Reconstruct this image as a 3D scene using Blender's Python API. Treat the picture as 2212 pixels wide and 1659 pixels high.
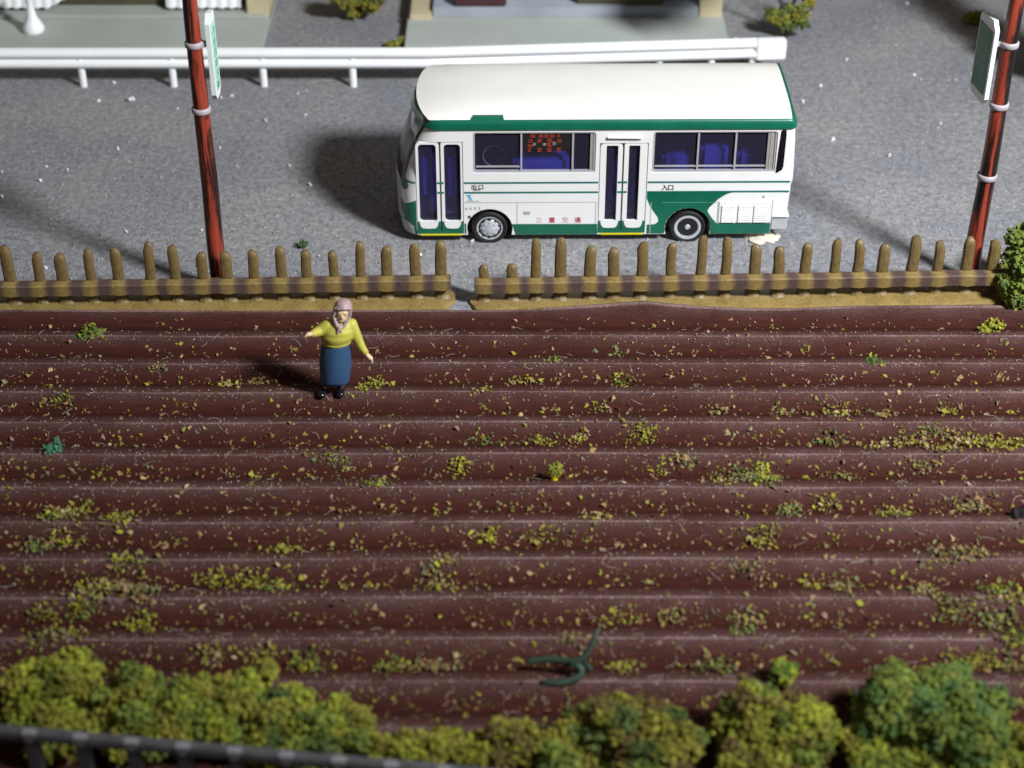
import bpy, bmesh, math, random
import numpy as np
from mathutils import Vector, Matrix, noise
R = math.radians
for o in list(bpy.data.objects):
    bpy.data.objects.remove(o)
scene = bpy.context.scene
COL = scene.collection
random.seed(7); rng = np.random.default_rng(11)

# ------------------------------------------------------------------ camera, room light, lamp
PITCH, CAM_H = 35.0, 16.2          # the diorama is built at 1 unit = 1 m of the modelled world
cd = bpy.data.cameras.new('camera'); cam = bpy.data.objects.new('camera', cd); COL.objects.link(cam)
cam.location = (0, 0, CAM_H); cam.rotation_euler = (R(90 - PITCH), 0, 0)
cd.sensor_width = 36; cd.lens = 36 * 3896 / 2212
cd.clip_start = 0.1; cd.clip_end = 500
cd.dof.use_dof = True; cd.dof.focus_distance = 29.6; cd.dof.aperture_fstop = 0.27
scene.camera = cam
w = bpy.data.worlds.new('World'); scene.world = w; w.use_nodes = True
bg = w.node_tree.nodes['Background']
bg.inputs[0].default_value = (1.0, 0.86, 0.74, 1); bg.inputs[1].default_value = 0.115
sd = bpy.data.lights.new('room_lamp', 'SPOT'); lamp = bpy.data.objects.new('room_lamp', sd); COL.objects.link(lamp)
lamp.location = (21, 9, 25.5)
tgt = Vector((-1.5, 32.6, 0.0))
lamp.rotation_euler = (tgt - lamp.location).to_track_quat('-Z', 'Y').to_euler()
sd.energy = 108000; sd.color = (0.96, 0.98, 1.0); sd.shadow_soft_size = 3.0
sd.spot_size = R(72); sd.spot_blend = 1.0
vs = scene.view_settings
scene.display_settings.display_device = 'sRGB'
vs.view_transform = 'Standard'; vs.look = 'None'; vs.exposure = 0; vs.gamma = 1

# ------------------------------------------------------------------ helpers
_c, _s = math.cos(R(PITCH)), math.sin(R(PITCH))
def ray(px, py):
    u = (px - 1106) / 3896; v = -(py - 829.5) / 3896
    return (u, _c + v * _s, -_s + v * _c)
def G(px, py, z=0.0):                      # surveyed picture point -> place on the level z
    d = ray(px, py); t = (z - CAM_H) / d[2]
    return Vector((t * d[0], t * d[1], z))

def tag(o, label=None, cat=None, group=None, kind=None):
    if label: o['label'] = label
    if cat: o['category'] = cat
    if group: o['group'] = group
    if kind: o['kind'] = kind
    return o
def empty(name, loc=(0, 0, 0), rz=0.0):
    o = bpy.data.objects.new(name, None); COL.objects.link(o)
    o.location = loc; o.rotation_euler = (0, 0, rz); o.empty_display_size = 0.2
    return o
def link(name, me, mat=None, parent=None, smooth=None):
    o = bpy.data.objects.new(name, me); COL.objects.link(o)
    if mat and not me.materials: me.materials.append(mat)
    if parent: o.parent = parent
    if smooth is not None:
        me.set_sharp_from_angle(angle=R(smooth)) if smooth < 180 else me.shade_smooth()
    return o
def bm_obj(name, bm, mat, parent=None, smooth=None):
    me = bpy.data.meshes.new(name); bm.to_mesh(me); bm.free()
    if smooth is not None:
        for p in me.polygons: p.use_smooth = True
    return link(name, me, mat, parent, smooth)
def add_box(bm, x0, x1, y0, y1, z0, z1, bevel=0.0, segs=2):
    r = bmesh.ops.create_cube(bm, size=1)
    vsx = r['verts']
    for v in vsx:
        v.co = ((x0 + x1) / 2 + v.co.x * (x1 - x0), (y0 + y1) / 2 + v.co.y * (y1 - y0), (z0 + z1) / 2 + v.co.z * (z1 - z0))
    if bevel:
        es = list({e for v in vsx for e in v.link_edges})
        bmesh.ops.bevel(bm, geom=es, offset=bevel, segments=segs, affect='EDGES')
def box(name, x0, x1, y0, y1, z0, z1, mat, parent=None, bevel=0.0):
    bm = bmesh.new(); add_box(bm, x0, x1, y0, y1, z0, z1, bevel)
    return bm_obj(name, bm, mat, parent, 35 if bevel else None)
def loft(bm, rings, cap=True):
    vr = [[bm.verts.new(p) for p in ring] for ring in rings]
    n = len(vr[0])
    for a, b in zip(vr, vr[1:]):
        for i in range(n):
            j = (i + 1) % n
            bm.faces.new((a[i], a[j], b[j], b[i]))
    if cap:
        bm.faces.new(list(reversed(vr[0]))); bm.faces.new(vr[-1])
    bmesh.ops.recalc_face_normals(bm, faces=bm.faces[:])
    return vr
def ring(cx, cy, z, rx, ry, n=20, ph=0.0):
    return [(cx + rx * math.cos(ph + 2 * math.pi * i / n), cy + ry * math.sin(ph + 2 * math.pi * i / n), z) for i in range(n)]
def tube(bm, pts, radii, n=8):
    pts = [Vector(p) for p in pts]; rings = []
    up = Vector((0.13, 0.2, 1)).normalized()
    for i, p in enumerate(pts):
        t = (pts[min(i + 1, len(pts) - 1)] - pts[max(i - 1, 0)]).normalized()
        a = t.cross(up)
        if a.length < 1e-3: a = t.cross(Vector((1, 0, 0)))
        a.normalize(); b = t.cross(a); r = radii[i] if hasattr(radii, '__len__') else radii
        rings.append([p + (a * math.cos(2 * math.pi * k / n) + b * math.sin(2 * math.pi * k / n)) * r for k in range(n)])
    loft(bm, rings)
def lathe_y(prof, n=32):                  # profile of (y, r): axis along Y
    bm = bmesh.new()
    loft(bm, [[(r * math.cos(2 * math.pi * i / n), y, r * math.sin(2 * math.pi * i / n)) for i in range(n)] for y, r in prof])
    return bm
def evaluated(o):
    dg = bpy.context.evaluated_depsgraph_get()
    me = bpy.data.meshes.new_from_object(o.evaluated_get(dg))
    return me
def drop(o):
    me = o.data; bpy.data.objects.remove(o); bpy.data.meshes.remove(me)
def blend(name, caps, mat, parent, vox=0.018, smooth_it=6):
    """One continuous skin over tapered capsules / ellipsoids."""
    bm = bmesh.new()
    for c in caps:
        if c[0] == 'c':                   # capsule p0 p1 r0 r1
            p0, p1, r0, r1 = Vector(c[1]), Vector(c[2]), c[3], c[4]
            ax = (p1 - p0); L = max(ax.length, 1e-5); q = ax.to_track_quat('Z', 'Y')
            rings = []
            for k in range(5):
                a = math.pi / 2 * (k / 5); rings.append((-r0 * math.cos(a), r0 * max(math.sin(a), .08)))
            for k in range(6):
                t = k / 5; rings.append((L * t, r0 + (r1 - r0) * t))
            for k in range(1, 6):
                a = math.pi / 2 * (k / 5); rings.append((L + r1 * math.sin(a), r1 * max(math.cos(a), .08)))
            loft(bm, [[p0 + q @ Vector((rr * math.cos(2 * math.pi * i / 14), rr * math.sin(2 * math.pi * i / 14), zz)) for i in range(14)] for zz, rr in rings])
        elif c[0] == 'e':                 # ellipsoid centre, radii, optional rotation
            m = Matrix.Translation(c[1]) @ (c[3].to_matrix().to_4x4() if len(c) > 3 else Matrix()) @ Matrix.Diagonal((*c[2], 1))
            bmesh.ops.create_uvsphere(bm, u_segments=20, v_segments=12, radius=1, matrix=m)
        elif c[0] == 'l':                 # loft of rings
            loft(bm, c[1])
    o = bm_obj(name + '_tmp', bm, mat)
    m = o.modifiers.new('r', 'REMESH'); m.mode = 'VOXEL'; m.voxel_size = vox
    m = o.modifiers.new('s', 'SMOOTH'); m.factor = .5; m.iterations = smooth_it
    me = evaluated(o); drop(o); me.name = name
    me.materials.clear(); me.materials.append(mat); me.shade_smooth()
    return link(name, me, None, parent)

# ---- crumbs: thousands of tiny irregular pieces in one mesh, coloured per piece
_t = (1 + 5 ** .5) / 2
ICO_V = np.array([(-1, _t, 0), (1, _t, 0), (-1, -_t, 0), (1, -_t, 0), (0, -1, _t), (0, 1, _t), (0, -1, -_t), (0, 1, -_t), (_t, 0, -1), (_t, 0, 1), (-_t, 0, -1), (-_t, 0, 1)], float)
ICO_V /= np.linalg.norm(ICO_V[0])
ICO_F = np.array([(0, 11, 5), (0, 5, 1), (0, 1, 7), (0, 7, 10), (0, 10, 11), (1, 5, 9), (5, 11, 4), (11, 10, 2), (10, 7, 6), (7, 1, 8), (3, 9, 4), (3, 4, 2), (3, 2, 6), (3, 6, 8), (3, 8, 9), (4, 9, 5), (2, 4, 11), (6, 2, 10), (8, 6, 7), (9, 8, 1)])
def rand_rot(n):
    q = rng.normal(size=(n, 4)); q /= np.linalg.norm(q, axis=1)[:, None]
    w_, x, y, z = q.T
    return np.stack([np.stack([1 - 2 * (y * y + z * z), 2 * (x * y - z * w_), 2 * (x * z + y * w_)], 1),
                     np.stack([2 * (x * y + z * w_), 1 - 2 * (x * x + z * z), 2 * (y * z - x * w_)], 1),
                     np.stack([2 * (x * z - y * w_), 2 * (y * z + x * w_), 1 - 2 * (x * x + y * y)], 1)], 1)
def crumbs(name, P, S, C, spike=(.5, 1.25), aniso=(.6, 1.3), power=1.0, smooth=False):
    P = np.asarray(P, float); n = len(P); S = np.asarray(S, float); C = np.asarray(C, float)
    rad = spike[0] + (spike[1] - spike[0]) * rng.random((n, 12)) ** power
    V = ICO_V[None] * rad[:, :, None] * rng.uniform(*aniso, size=(n, 1, 3))
    V = np.einsum('nij,nkj->nki', rand_rot(n), V) * S[:, None, None] + P[:, None, :]
    Fc = (ICO_F[None] + 12 * np.arange(n)[:, None, None]).reshape(-1)
    me = bpy.data.meshes.new(name)
    me.vertices.add(n * 12); me.vertices.foreach_set('co', V.reshape(-1).astype(np.float32))
    me.loops.add(len(Fc)); me.loops.foreach_set('vertex_index', Fc.astype(np.int32))
    me.polygons.add(n * 20); me.polygons.foreach_set('loop_start', np.arange(0, n * 60, 3, dtype=np.int32))
    me.update(calc_edges=True)
    a = me.color_attributes.new('Col', 'FLOAT_COLOR', 'POINT')
    cc = np.ones((n * 12, 4), np.float32); cc[:, :3] = np.repeat(C, 12, axis=0)
    a.data.foreach_set('color', cc.reshape(-1))
    me.polygons.foreach_set('use_smooth', np.full(n * 20, smooth))
    me.validate()
    return me

# ------------------------------------------------------------------ materials
def mat_new(name):
    m = bpy.data.materials.new(name); m.use_nodes = True
    return m, m.node_tree.nodes, m.node_tree.links, m.node_tree.nodes['Principled BSDF']
def noise_tex(N, L, scale, detail=4, rough=.6, vec=None, dist=0):
    t = N.new('ShaderNodeTexNoise'); t.inputs['Scale'].default_value = scale
    t.inputs['Detail'].default_value = detail; t.inputs['Roughness'].default_value = rough
    t.inputs['Distortion'].default_value = dist
    if vec: L.new(vec, t.inputs['Vector'])
    return t
def objvec(N, L, scale=(1, 1, 1)):
    tc = N.new('ShaderNodeTexCoord'); mp = N.new('ShaderNodeMapping'); mp.inputs['Scale'].default_value = scale
    L.new(tc.outputs['Object'], mp.inputs['Vector']); return mp.outputs['Vector']
def ramp(N, L, fac, stops, interp='LINEAR'):
    r = N.new('ShaderNodeValToRGB'); r.color_ramp.interpolation = interp
    el = r.color_ramp.elements
    while len(el) > 1: el.remove(el[-1])
    el[0].position = stops[0][0]; el[0].color = (*stops[0][1], 1)
    for p, c in stops[1:]:
        e = el.new(p); e.color = (*c, 1)
    L.new(fac, r.inputs['Fac']); return r
def mix(N, L, fac, a, b):
    m = N.new('ShaderNodeMix'); m.data_type = 'RGBA'
    for sock, v in ((m.inputs[0], fac), (m.inputs[6], a), (m.inputs[7], b)):
        if isinstance(v, (int, float)): sock.default_value = v
        elif isinstance(v, tuple): sock.default_value = (*v, 1)
        else: L.new(v, sock)
    return m.outputs[2]
def bump(N, L, h, bsdf, strength=.4, dist=.02):
    b = N.new('ShaderNodeBump'); b.inputs['Strength'].default_value = strength; b.inputs['Distance'].default_value = dist
    L.new(h, b.inputs['Height']); L.new(b.outputs['Normal'], bsdf.inputs['Normal'])
def plain(name, col, rough=.45, var=.12, scale=6, metallic=0.0, coat=0.0, bmp=0.0, bscale=30):
    m, N, L, b = mat_new(name)
    v = objvec(N, L)
    n = noise_tex(N, L, scale, 5, .6, v)
    lo = tuple(c * (1 - var) for c in col); hi = tuple(min(1, c * (1 + var)) for c in col)
    r = ramp(N, L, n.outputs['Fac'], [(.3, lo), (.7, hi)])
    L.new(r.outputs['Color'], b.inputs['Base Color'])
    b.inputs['Roughness'].default_value = rough; b.inputs['Metallic'].default_value = metallic
    b.inputs['Coat Weight'].default_value = coat
    if bmp:
        n2 = noise_tex(N, L, bscale, 4, .6, v); bump(N, L, n2.outputs['Fac'], b, bmp, .01)
    return m
M = {}
M['white'] = plain('white_paint', (.74, .74, .735), .28, .025, 3, coat=.3)
M['roof'] = plain('white_roof_beige_shade', (.74, .725, .69), .32, .03, 2, coat=.2)  # the beige of the roof's shading is mixed into its white
M['green'] = plain('green_paint', (.002, .110, .064), .32, .12, 4, coat=.3)
M['stripe'] = plain('stripe_green', (.008, .14, .12), .4, .05, 4)
M['yellow'] = plain('yellow_paint', (.55, .5, .01), .4, .05)
M['panelline'] = plain('panel_gap', (.38, .40, .42), .6, .05)
M['black'] = plain('black_rubber', (.005, .005, .006), .7, .2)
M['gloss_black'] = plain('gloss_black', (.006, .006, .008), .12, .1)
M['chrome'] = plain('chrome', (.60, .62, .66), .25, .08, 12, metallic=.45)
M['dark_metal'] = plain('dark_wheel_dish', (.05, .05, .055), .4, .1, metallic=.6)
M['silver'] = plain('silver_frame', (.50, .50, .53), .35, .06, metallic=.35)
M['taupe'] = plain('taupe_frame', (.30, .27, .25), .4, .08)
M['seat'] = plain('blue_seat_plastic', (.065, .065, .30), .35, .25, 2)
M['interior'] = plain('dark_interior', (.032, .028, .085), .6, .2)  # slightly lifted to violet for the haze reflected in the panes
M['lens'] = plain('clear_grey_plastic', (.42, .43, .44), .3, .06)
M['led_red'] = plain('red_lettering', (.30, .038, .02), .5, .2)
M['led_white'] = plain('pale_lettering', (.28, .30, .22), .5, .2)
M['led_board'] = plain('black_board', (.01, .008, .009), .5, .2)
M['ink'] = plain('black_ink', (.02, .03, .03), .6, .1)
M['ink_red'] = plain('red_ink', (.45, .05, .10), .6, .1)
M['ink_pink'] = plain('pink_ink', (.55, .33, .40), .6, .1)
M['ink_grey'] = plain('grey_ink', (.35, .36, .38), .6, .1)
M['ink_blue'] = plain('blue_ink', (.12, .42, .62), .6, .1)
M['rail_white'] = plain('white_guardrail', (.80, .82, .83), .45, .03, 2)
M['charcoal'] = plain('charcoal_plastic', (.085, .087, .095), .5, .25, 5, bmp=.2)
M['bracket'] = plain('grey_bracket', (.24, .24, .26), .5, .2, 8)
M['concrete'] = plain('pale_concrete', (.36, .39, .36), .75, .07, .8, bmp=.15)
M['bluewall'] = plain('blue_grey_wall', (.30, .33, .38), .7, .14, .8)
M['cream'] = plain('cream_post', (.50, .43, .28), .6, .08, 2)
M['darkwall'] = plain('dark_olive_wall', (.06, .055, .025), .7, .3, 2)
M['maroon'] = plain('maroon_mat', (.05, .015, .018), .6, .3, 3)
M['signwhite'] = plain('sign_white', (.68, .74, .73), .4, .04)
M['signgreen'] = plain('sign_pale_green', (.40, .62, .52), .45, .06)
M['signdark'] = plain('sign_green', (.07, .28, .18), .5, .15)
M['shade_patch_green'] = plain('shaded_sign_and_patch_green', (.05, .16, .10), .5, .2, 4)  # the unlit faces' shade is put into this green, shared by the bus patch
M['band'] = plain('grey_band', (.36, .33, .35), .4, .12)
M['twig'] = plain('dark_green_plastic', (.018, .040, .026), .65, .2)
M['bark'] = plain('bark', (.05, .045, .04), .8, .3)
M['glue'] = plain('cream_glue', (.58, .53, .43), .5, .15, 5, bmp=.3)
M['skin'] = plain('figure_skin', (.56, .41, .24), .5, .06)
M['sweater'] = plain('mustard_knit', (.40, .37, .06), .55, .12, 5)
M['skirt'] = plain('blue_cloth', (.026, .070, .15), .5, .12, 5)
M['scarf'] = plain('mauve_scarf', (.32, .225, .235), .5, .1, 6)
M['boot'] = plain('black_boot', (.006, .007, .008), .15, .1)
M['hair'] = plain('dark_brow', (.36, .24, .13), .6, .1)

def crumb_mat(name, rough=.8):
    m, N, L, b = mat_new(name)
    a = N.new('ShaderNodeAttribute'); a.attribute_name = 'Col'
    n = noise_tex(N, L, 22, 3, .6, objvec(N, L))
    r = ramp(N, L, n.outputs['Fac'], [(.3, (.7, .7, .7)), (.7, (1.25, 1.25, 1.25))])
    mm = N.new('ShaderNodeMix'); mm.data_type = 'RGBA'; mm.blend_type = 'MULTIPLY'; mm.inputs[0].default_value = 1
    L.new(a.outputs['Color'], mm.inputs[6]); L.new(r.outputs['Color'], mm.inputs[7])
    L.new(mm.outputs[2], b.inputs['Base Color']); b.inputs['Roughness'].default_value = rough
    b.inputs['Specular IOR Level'].default_value = .3
    return m
M['crumb'] = crumb_mat('foam_crumbs')
M['foam'] = crumb_mat('foam_foliage')

def m_glass():
    m, N, L, b = mat_new('tinted_window')
    N.remove(b); out = N['Material Output']
    tr = N.new('ShaderNodeBsdfTransparent'); tr.inputs[0].default_value = (.74, .74, .90, 1)
    gl = N.new('ShaderNodeBsdfGlossy'); gl.inputs['Roughness'].default_value = .12; gl.inputs[0].default_value = (.9, .9, 1, 1)
    fr = N.new('ShaderNodeFresnel'); fr.inputs[0].default_value = 1.35
    mx = N.new('ShaderNodeMixShader')
    ge = N.new('ShaderNodeNewGeometry'); iv = N.new('ShaderNodeMath'); iv.operation = 'SUBTRACT'; iv.inputs[0].default_value = 1; L.new(ge.outputs['Backfacing'], iv.inputs[1])
    mf = N.new('ShaderNodeMath'); mf.operation = 'MULTIPLY'; L.new(fr.outputs[0], mf.inputs[0]); L.new(iv.outputs[0], mf.inputs[1])
    L.new(mf.outputs[0], mx.inputs[0]); L.new(tr.outputs[0], mx.inputs[1]); L.new(gl.outputs[0], mx.inputs[2]); df = N.new('ShaderNodeBsdfDiffuse'); df.inputs[0].default_value = (.22, .20, .33, 1)
    m2 = N.new('ShaderNodeMixShader'); m2.inputs[0].default_value = .05; L.new(mx.outputs[0], m2.inputs[1]); L.new(df.outputs[0], m2.inputs[2]); L.new(m2.outputs[0], out.inputs[0])  # a little violet diffuse stands in for haze reflected by the panes
    return m
M['glass'] = m_glass()

def m_ground():
    m, N, L, b = mat_new('grey_grit')
    v = objvec(N, L)
    big = noise_tex(N, L, .35, 4, .6, v); mid = noise_tex(N, L, 7, 4, .65, v); fine = noise_tex(N, L, 10, 5, .8, v)
    base = ramp(N, L, fine.outputs['Fac'], [(.30, (.142, .145, .155)), (.5, (.230, .235, .248)), (.70, (.335, .342, .358))])
    warm = ramp(N, L, big.outputs['Fac'], [(.38, (.86, .86, .90)), (.62, (1.10, 1.06, 1.02))])
    blot = ramp(N, L, mid.outputs['Fac'], [(.34, (.72, .72, .74)), (.6, (1.08, 1.08, 1.08))])
    def mul(a, c):
        q = N.new('ShaderNodeMix'); q.data_type = 'RGBA'; q.blend_type = 'MULTIPLY'; q.inputs[0].default_value = 1
        L.new(a, q.inputs[6]); L.new(c, q.inputs[7]); return q.outputs[2]
    L.new(mul(mul(base.outputs['Color'], warm.outputs['Color']), blot.outputs['Color']), b.inputs['Base Color'])
    b.inputs['Roughness'].default_value = .7
    vo = N.new('ShaderNodeTexVoronoi'); vo.inputs['Scale'].default_value = 11; L.new(v, vo.inputs['Vector'])
    ad = N.new('ShaderNodeMath'); ad.operation = 'MULTIPLY_ADD'; ad.inputs[1].default_value = .8
    L.new(vo.outputs['Distance'], ad.inputs[0]); L.new(fine.outputs['Fac'], ad.inputs[2])
    bump(N, L, ad.outputs[0], b, .3, .03)
    return m
M['ground'] = m_ground()

def m_field():
    m, N, L, b = mat_new('furrowed_brown_sheet')
    v = objvec(N, L)
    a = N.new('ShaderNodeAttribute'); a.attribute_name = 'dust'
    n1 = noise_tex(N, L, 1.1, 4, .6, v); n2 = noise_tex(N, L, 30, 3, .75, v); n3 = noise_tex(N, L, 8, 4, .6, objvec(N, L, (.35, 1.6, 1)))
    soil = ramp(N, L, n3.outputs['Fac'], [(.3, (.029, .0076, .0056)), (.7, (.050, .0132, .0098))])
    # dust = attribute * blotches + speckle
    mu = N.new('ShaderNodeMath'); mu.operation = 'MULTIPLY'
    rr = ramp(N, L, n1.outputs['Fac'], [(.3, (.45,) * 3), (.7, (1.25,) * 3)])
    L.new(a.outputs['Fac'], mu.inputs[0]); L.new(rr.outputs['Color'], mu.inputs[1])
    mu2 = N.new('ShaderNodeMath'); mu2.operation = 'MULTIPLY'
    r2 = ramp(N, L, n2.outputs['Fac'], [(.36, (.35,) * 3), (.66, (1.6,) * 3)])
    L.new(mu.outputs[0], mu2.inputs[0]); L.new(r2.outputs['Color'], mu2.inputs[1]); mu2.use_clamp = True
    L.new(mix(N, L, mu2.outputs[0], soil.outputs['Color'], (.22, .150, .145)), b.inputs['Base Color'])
    b.inputs['Roughness'].default_value = .7; b.inputs['Specular IOR Level'].default_value = .10
    bump(N, L, n2.outputs['Fac'], b, .3, .012)
    return m
M['field'] = m_field()

def m_tan():
    m, N, L, b = mat_new('ochre_plastic')
    v = objvec(N, L)
    n = noise_tex(N, L, 3.5, 5, .65, v); n2 = noise_tex(N, L, 9, 4, .7, objvec(N, L, (2.2, 2.2, .5)))
    r = ramp(N, L, n.outputs['Fac'], [(.3, (.19, .128, .038)), (.55, (.25, .175, .056)), (.8, (.29, .21, .08))])
    r2 = ramp(N, L, n2.outputs['Fac'], [(.28, (.45, .42, .45)), (.5, (1, 1, 1))])
    q = N.new('ShaderNodeMix'); q.data_type = 'RGBA'; q.blend_type = 'MULTIPLY'; q.inputs[0].default_value = .8
    L.new(r.outputs['Color'], q.inputs[6]); L.new(r2.outputs['Color'], q.inputs[7]); L.new(q.outputs[2], b.inputs['Base Color'])
    b.inputs['Roughness'].default_value = .5
    bump(N, L, n2.outputs['Fac'], b, .3, .03)
    return m
M['tan'] = m_tan()
M['picket'] = m_tan(); M['picket'].name = 'weathered_ochre_plastic'
for nd_ in M['picket'].node_tree.nodes:
    if nd_.bl_idname == 'ShaderNodeValToRGB' and len(nd_.color_ramp.elements) == 3:
        for el_, co_ in zip(nd_.color_ramp.elements, ((.090, .060, .022), (.155, .106, .038), (.215, .152, .062))): el_.color = (*co_, 1)
def m_rail():
    m, N, L, b = mat_new('two_tone_rail')
    v = objvec(N, L); a = N.new('ShaderNodeAttribute'); a.attribute_name = 'Col'
    n = noise_tex(N, L, 14, 4, .6, v); r = ramp(N, L, n.outputs['Fac'], [(.3, (.75,) * 3), (.7, (1.2,) * 3)])
    q = N.new('ShaderNodeMix'); q.data_type = 'RGBA'; q.blend_type = 'MULTIPLY'; q.inputs[0].default_value = 1
    L.new(a.outputs['Color'], q.inputs[6]); L.new(r.outputs['Color'], q.inputs[7]); L.new(q.outputs[2], b.inputs['Base Color'])
    b.inputs['Roughness'].default_value = .65; b.inputs['Specular IOR Level'].default_value = .25
    return m
M['rail2'] = m_rail()
def m_pole(name, seed):
    m, N, L, b = mat_new(name)
    v = objvec(N, L, (7, 7, .55)); mp = v.node; mp.inputs['Location'].default_value = (seed, seed * 1.7, seed * .3)
    n = noise_tex(N, L, 1.0, 4, .55, v, .6); f = noise_tex(N, L, 6, 4, .7, objvec(N, L, (6, 6, .8)))
    ad = N.new('ShaderNodeMath'); ad.operation = 'MULTIPLY_ADD'; ad.inputs[1].default_value = .22
    L.new(f.outputs['Fac'], ad.inputs[0]); L.new(n.outputs['Fac'], ad.inputs[2])
    r = ramp(N, L, ad.outputs[0], [(.49, (.008, .006, .008)), (.55, (.03, .010, .008)), (.605, (.070, .022, .014)), (.63, (.23, .034, .020)), (.80, (.34, .058, .032))])
    L.new(r.outputs['Color'], b.inputs['Base Color']); b.inputs['Roughness'].default_value = .33
    bump(N, L, ad.outputs[0], b, .5, .02)
    return m

# ------------------------------------------------------------------ setting: ground and field
def grid_mesh(name, xs, ys, zf, attr=None):
    nx, ny = len(xs), len(ys)
    V = []; A = []
    for y in ys:
        for x in xs:
            p = zf(x, y); V.append(p[:3])
            if attr: A.append(p[3])
    Fs = [(j * nx + i, j * nx + i + 1, (j + 1) * nx + i + 1, (j + 1) * nx + i) for j in range(ny - 1) for i in range(nx - 1)]
    me = bpy.data.meshes.new(name); me.from_pydata(V, [], Fs)
    if attr:
        at = me.attributes.new(attr, 'FLOAT', 'POINT'); at.data.foreach_set('value', A)
    me.shade_smooth(); return me
nz = lambda x, y, s=1.0, o=0.0: noise.noise(Vector((x * s + o, y * s - o, o)))
gx = np.linspace(-34, 34, 80); gy = np.linspace(-12, 62, 90)
g = link('ground', grid_mesh('ground', gx, gy, lambda x, y: (x, y, .015 * nz(x, y, .5) - (.25 if y < 25.2 else 0))), M['ground'])
tag(g, 'grey gritty ground sheet under bus and buildings', kind='structure')

CREST0, SP, AMP = 24.333, 0.7895, 0.090
def edge_y(x):                             # back edge of the sheet, warped up over the fence foot
    return 25.17 + .16 * min(1, max(0, (x - 3.2) / 2.5)) + .05 * nz(x, 3, .35) + .30 * max(0, 1 - abs(x - 2.2) / 2.3) ** 1.3
def field_z(x, y):
    t = (y - CREST0 - .02 * nz(x, y * .3, .25) - .006 * x * .1) / SP
    ph = t - math.floor(t)                 # 0 at the crest
    a = AMP * (1 + .12 * nz(x, y, .3, 5))
    c = math.cos(2 * math.pi * ph)
    z = a * (.5 + .5 * c - .08 * math.cos(4 * math.pi * ph) + .08)
    d = min(ph, 1 - ph)
    z += .011 * max(0, 1 - d / .014)
    if y > 24.75: z = a * .75 + (z - a * .75) * max(0, 1 - (y - 24.75) / .3)
    return z + .02, ph
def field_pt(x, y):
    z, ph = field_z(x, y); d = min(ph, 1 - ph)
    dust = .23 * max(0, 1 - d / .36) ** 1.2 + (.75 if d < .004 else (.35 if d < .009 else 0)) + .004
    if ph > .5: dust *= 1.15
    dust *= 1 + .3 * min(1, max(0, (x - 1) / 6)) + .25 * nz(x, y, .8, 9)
    yy = y
    if y > 24.9: yy = 24.9 + (y - 24.9) * (edge_y(x) - 24.9) / .27
    if y > 25.1: dust += .25
    if y > 25.16: z = .0
    return (x, yy, z, dust)
ys = []
k0 = -15
for k in range(k0, 1):
    base = CREST0 + k * SP
    ys += [base + SP * f for f in (-.014, -.007, 0, .007, .014)] + [base + SP * f for f in np.linspace(.06, .94, 20)]
ys += [CREST0 + SP, CREST0 + SP + .02, CREST0 + SP + .047, 25.171]
ys = sorted(set(round(y, 4) for y in ys if y < 25.1705)) + [25.171]
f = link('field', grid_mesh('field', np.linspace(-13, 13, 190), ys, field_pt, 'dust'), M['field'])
tag(f, 'dark red-brown furrowed field sheet in even rows', kind='structure')

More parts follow.
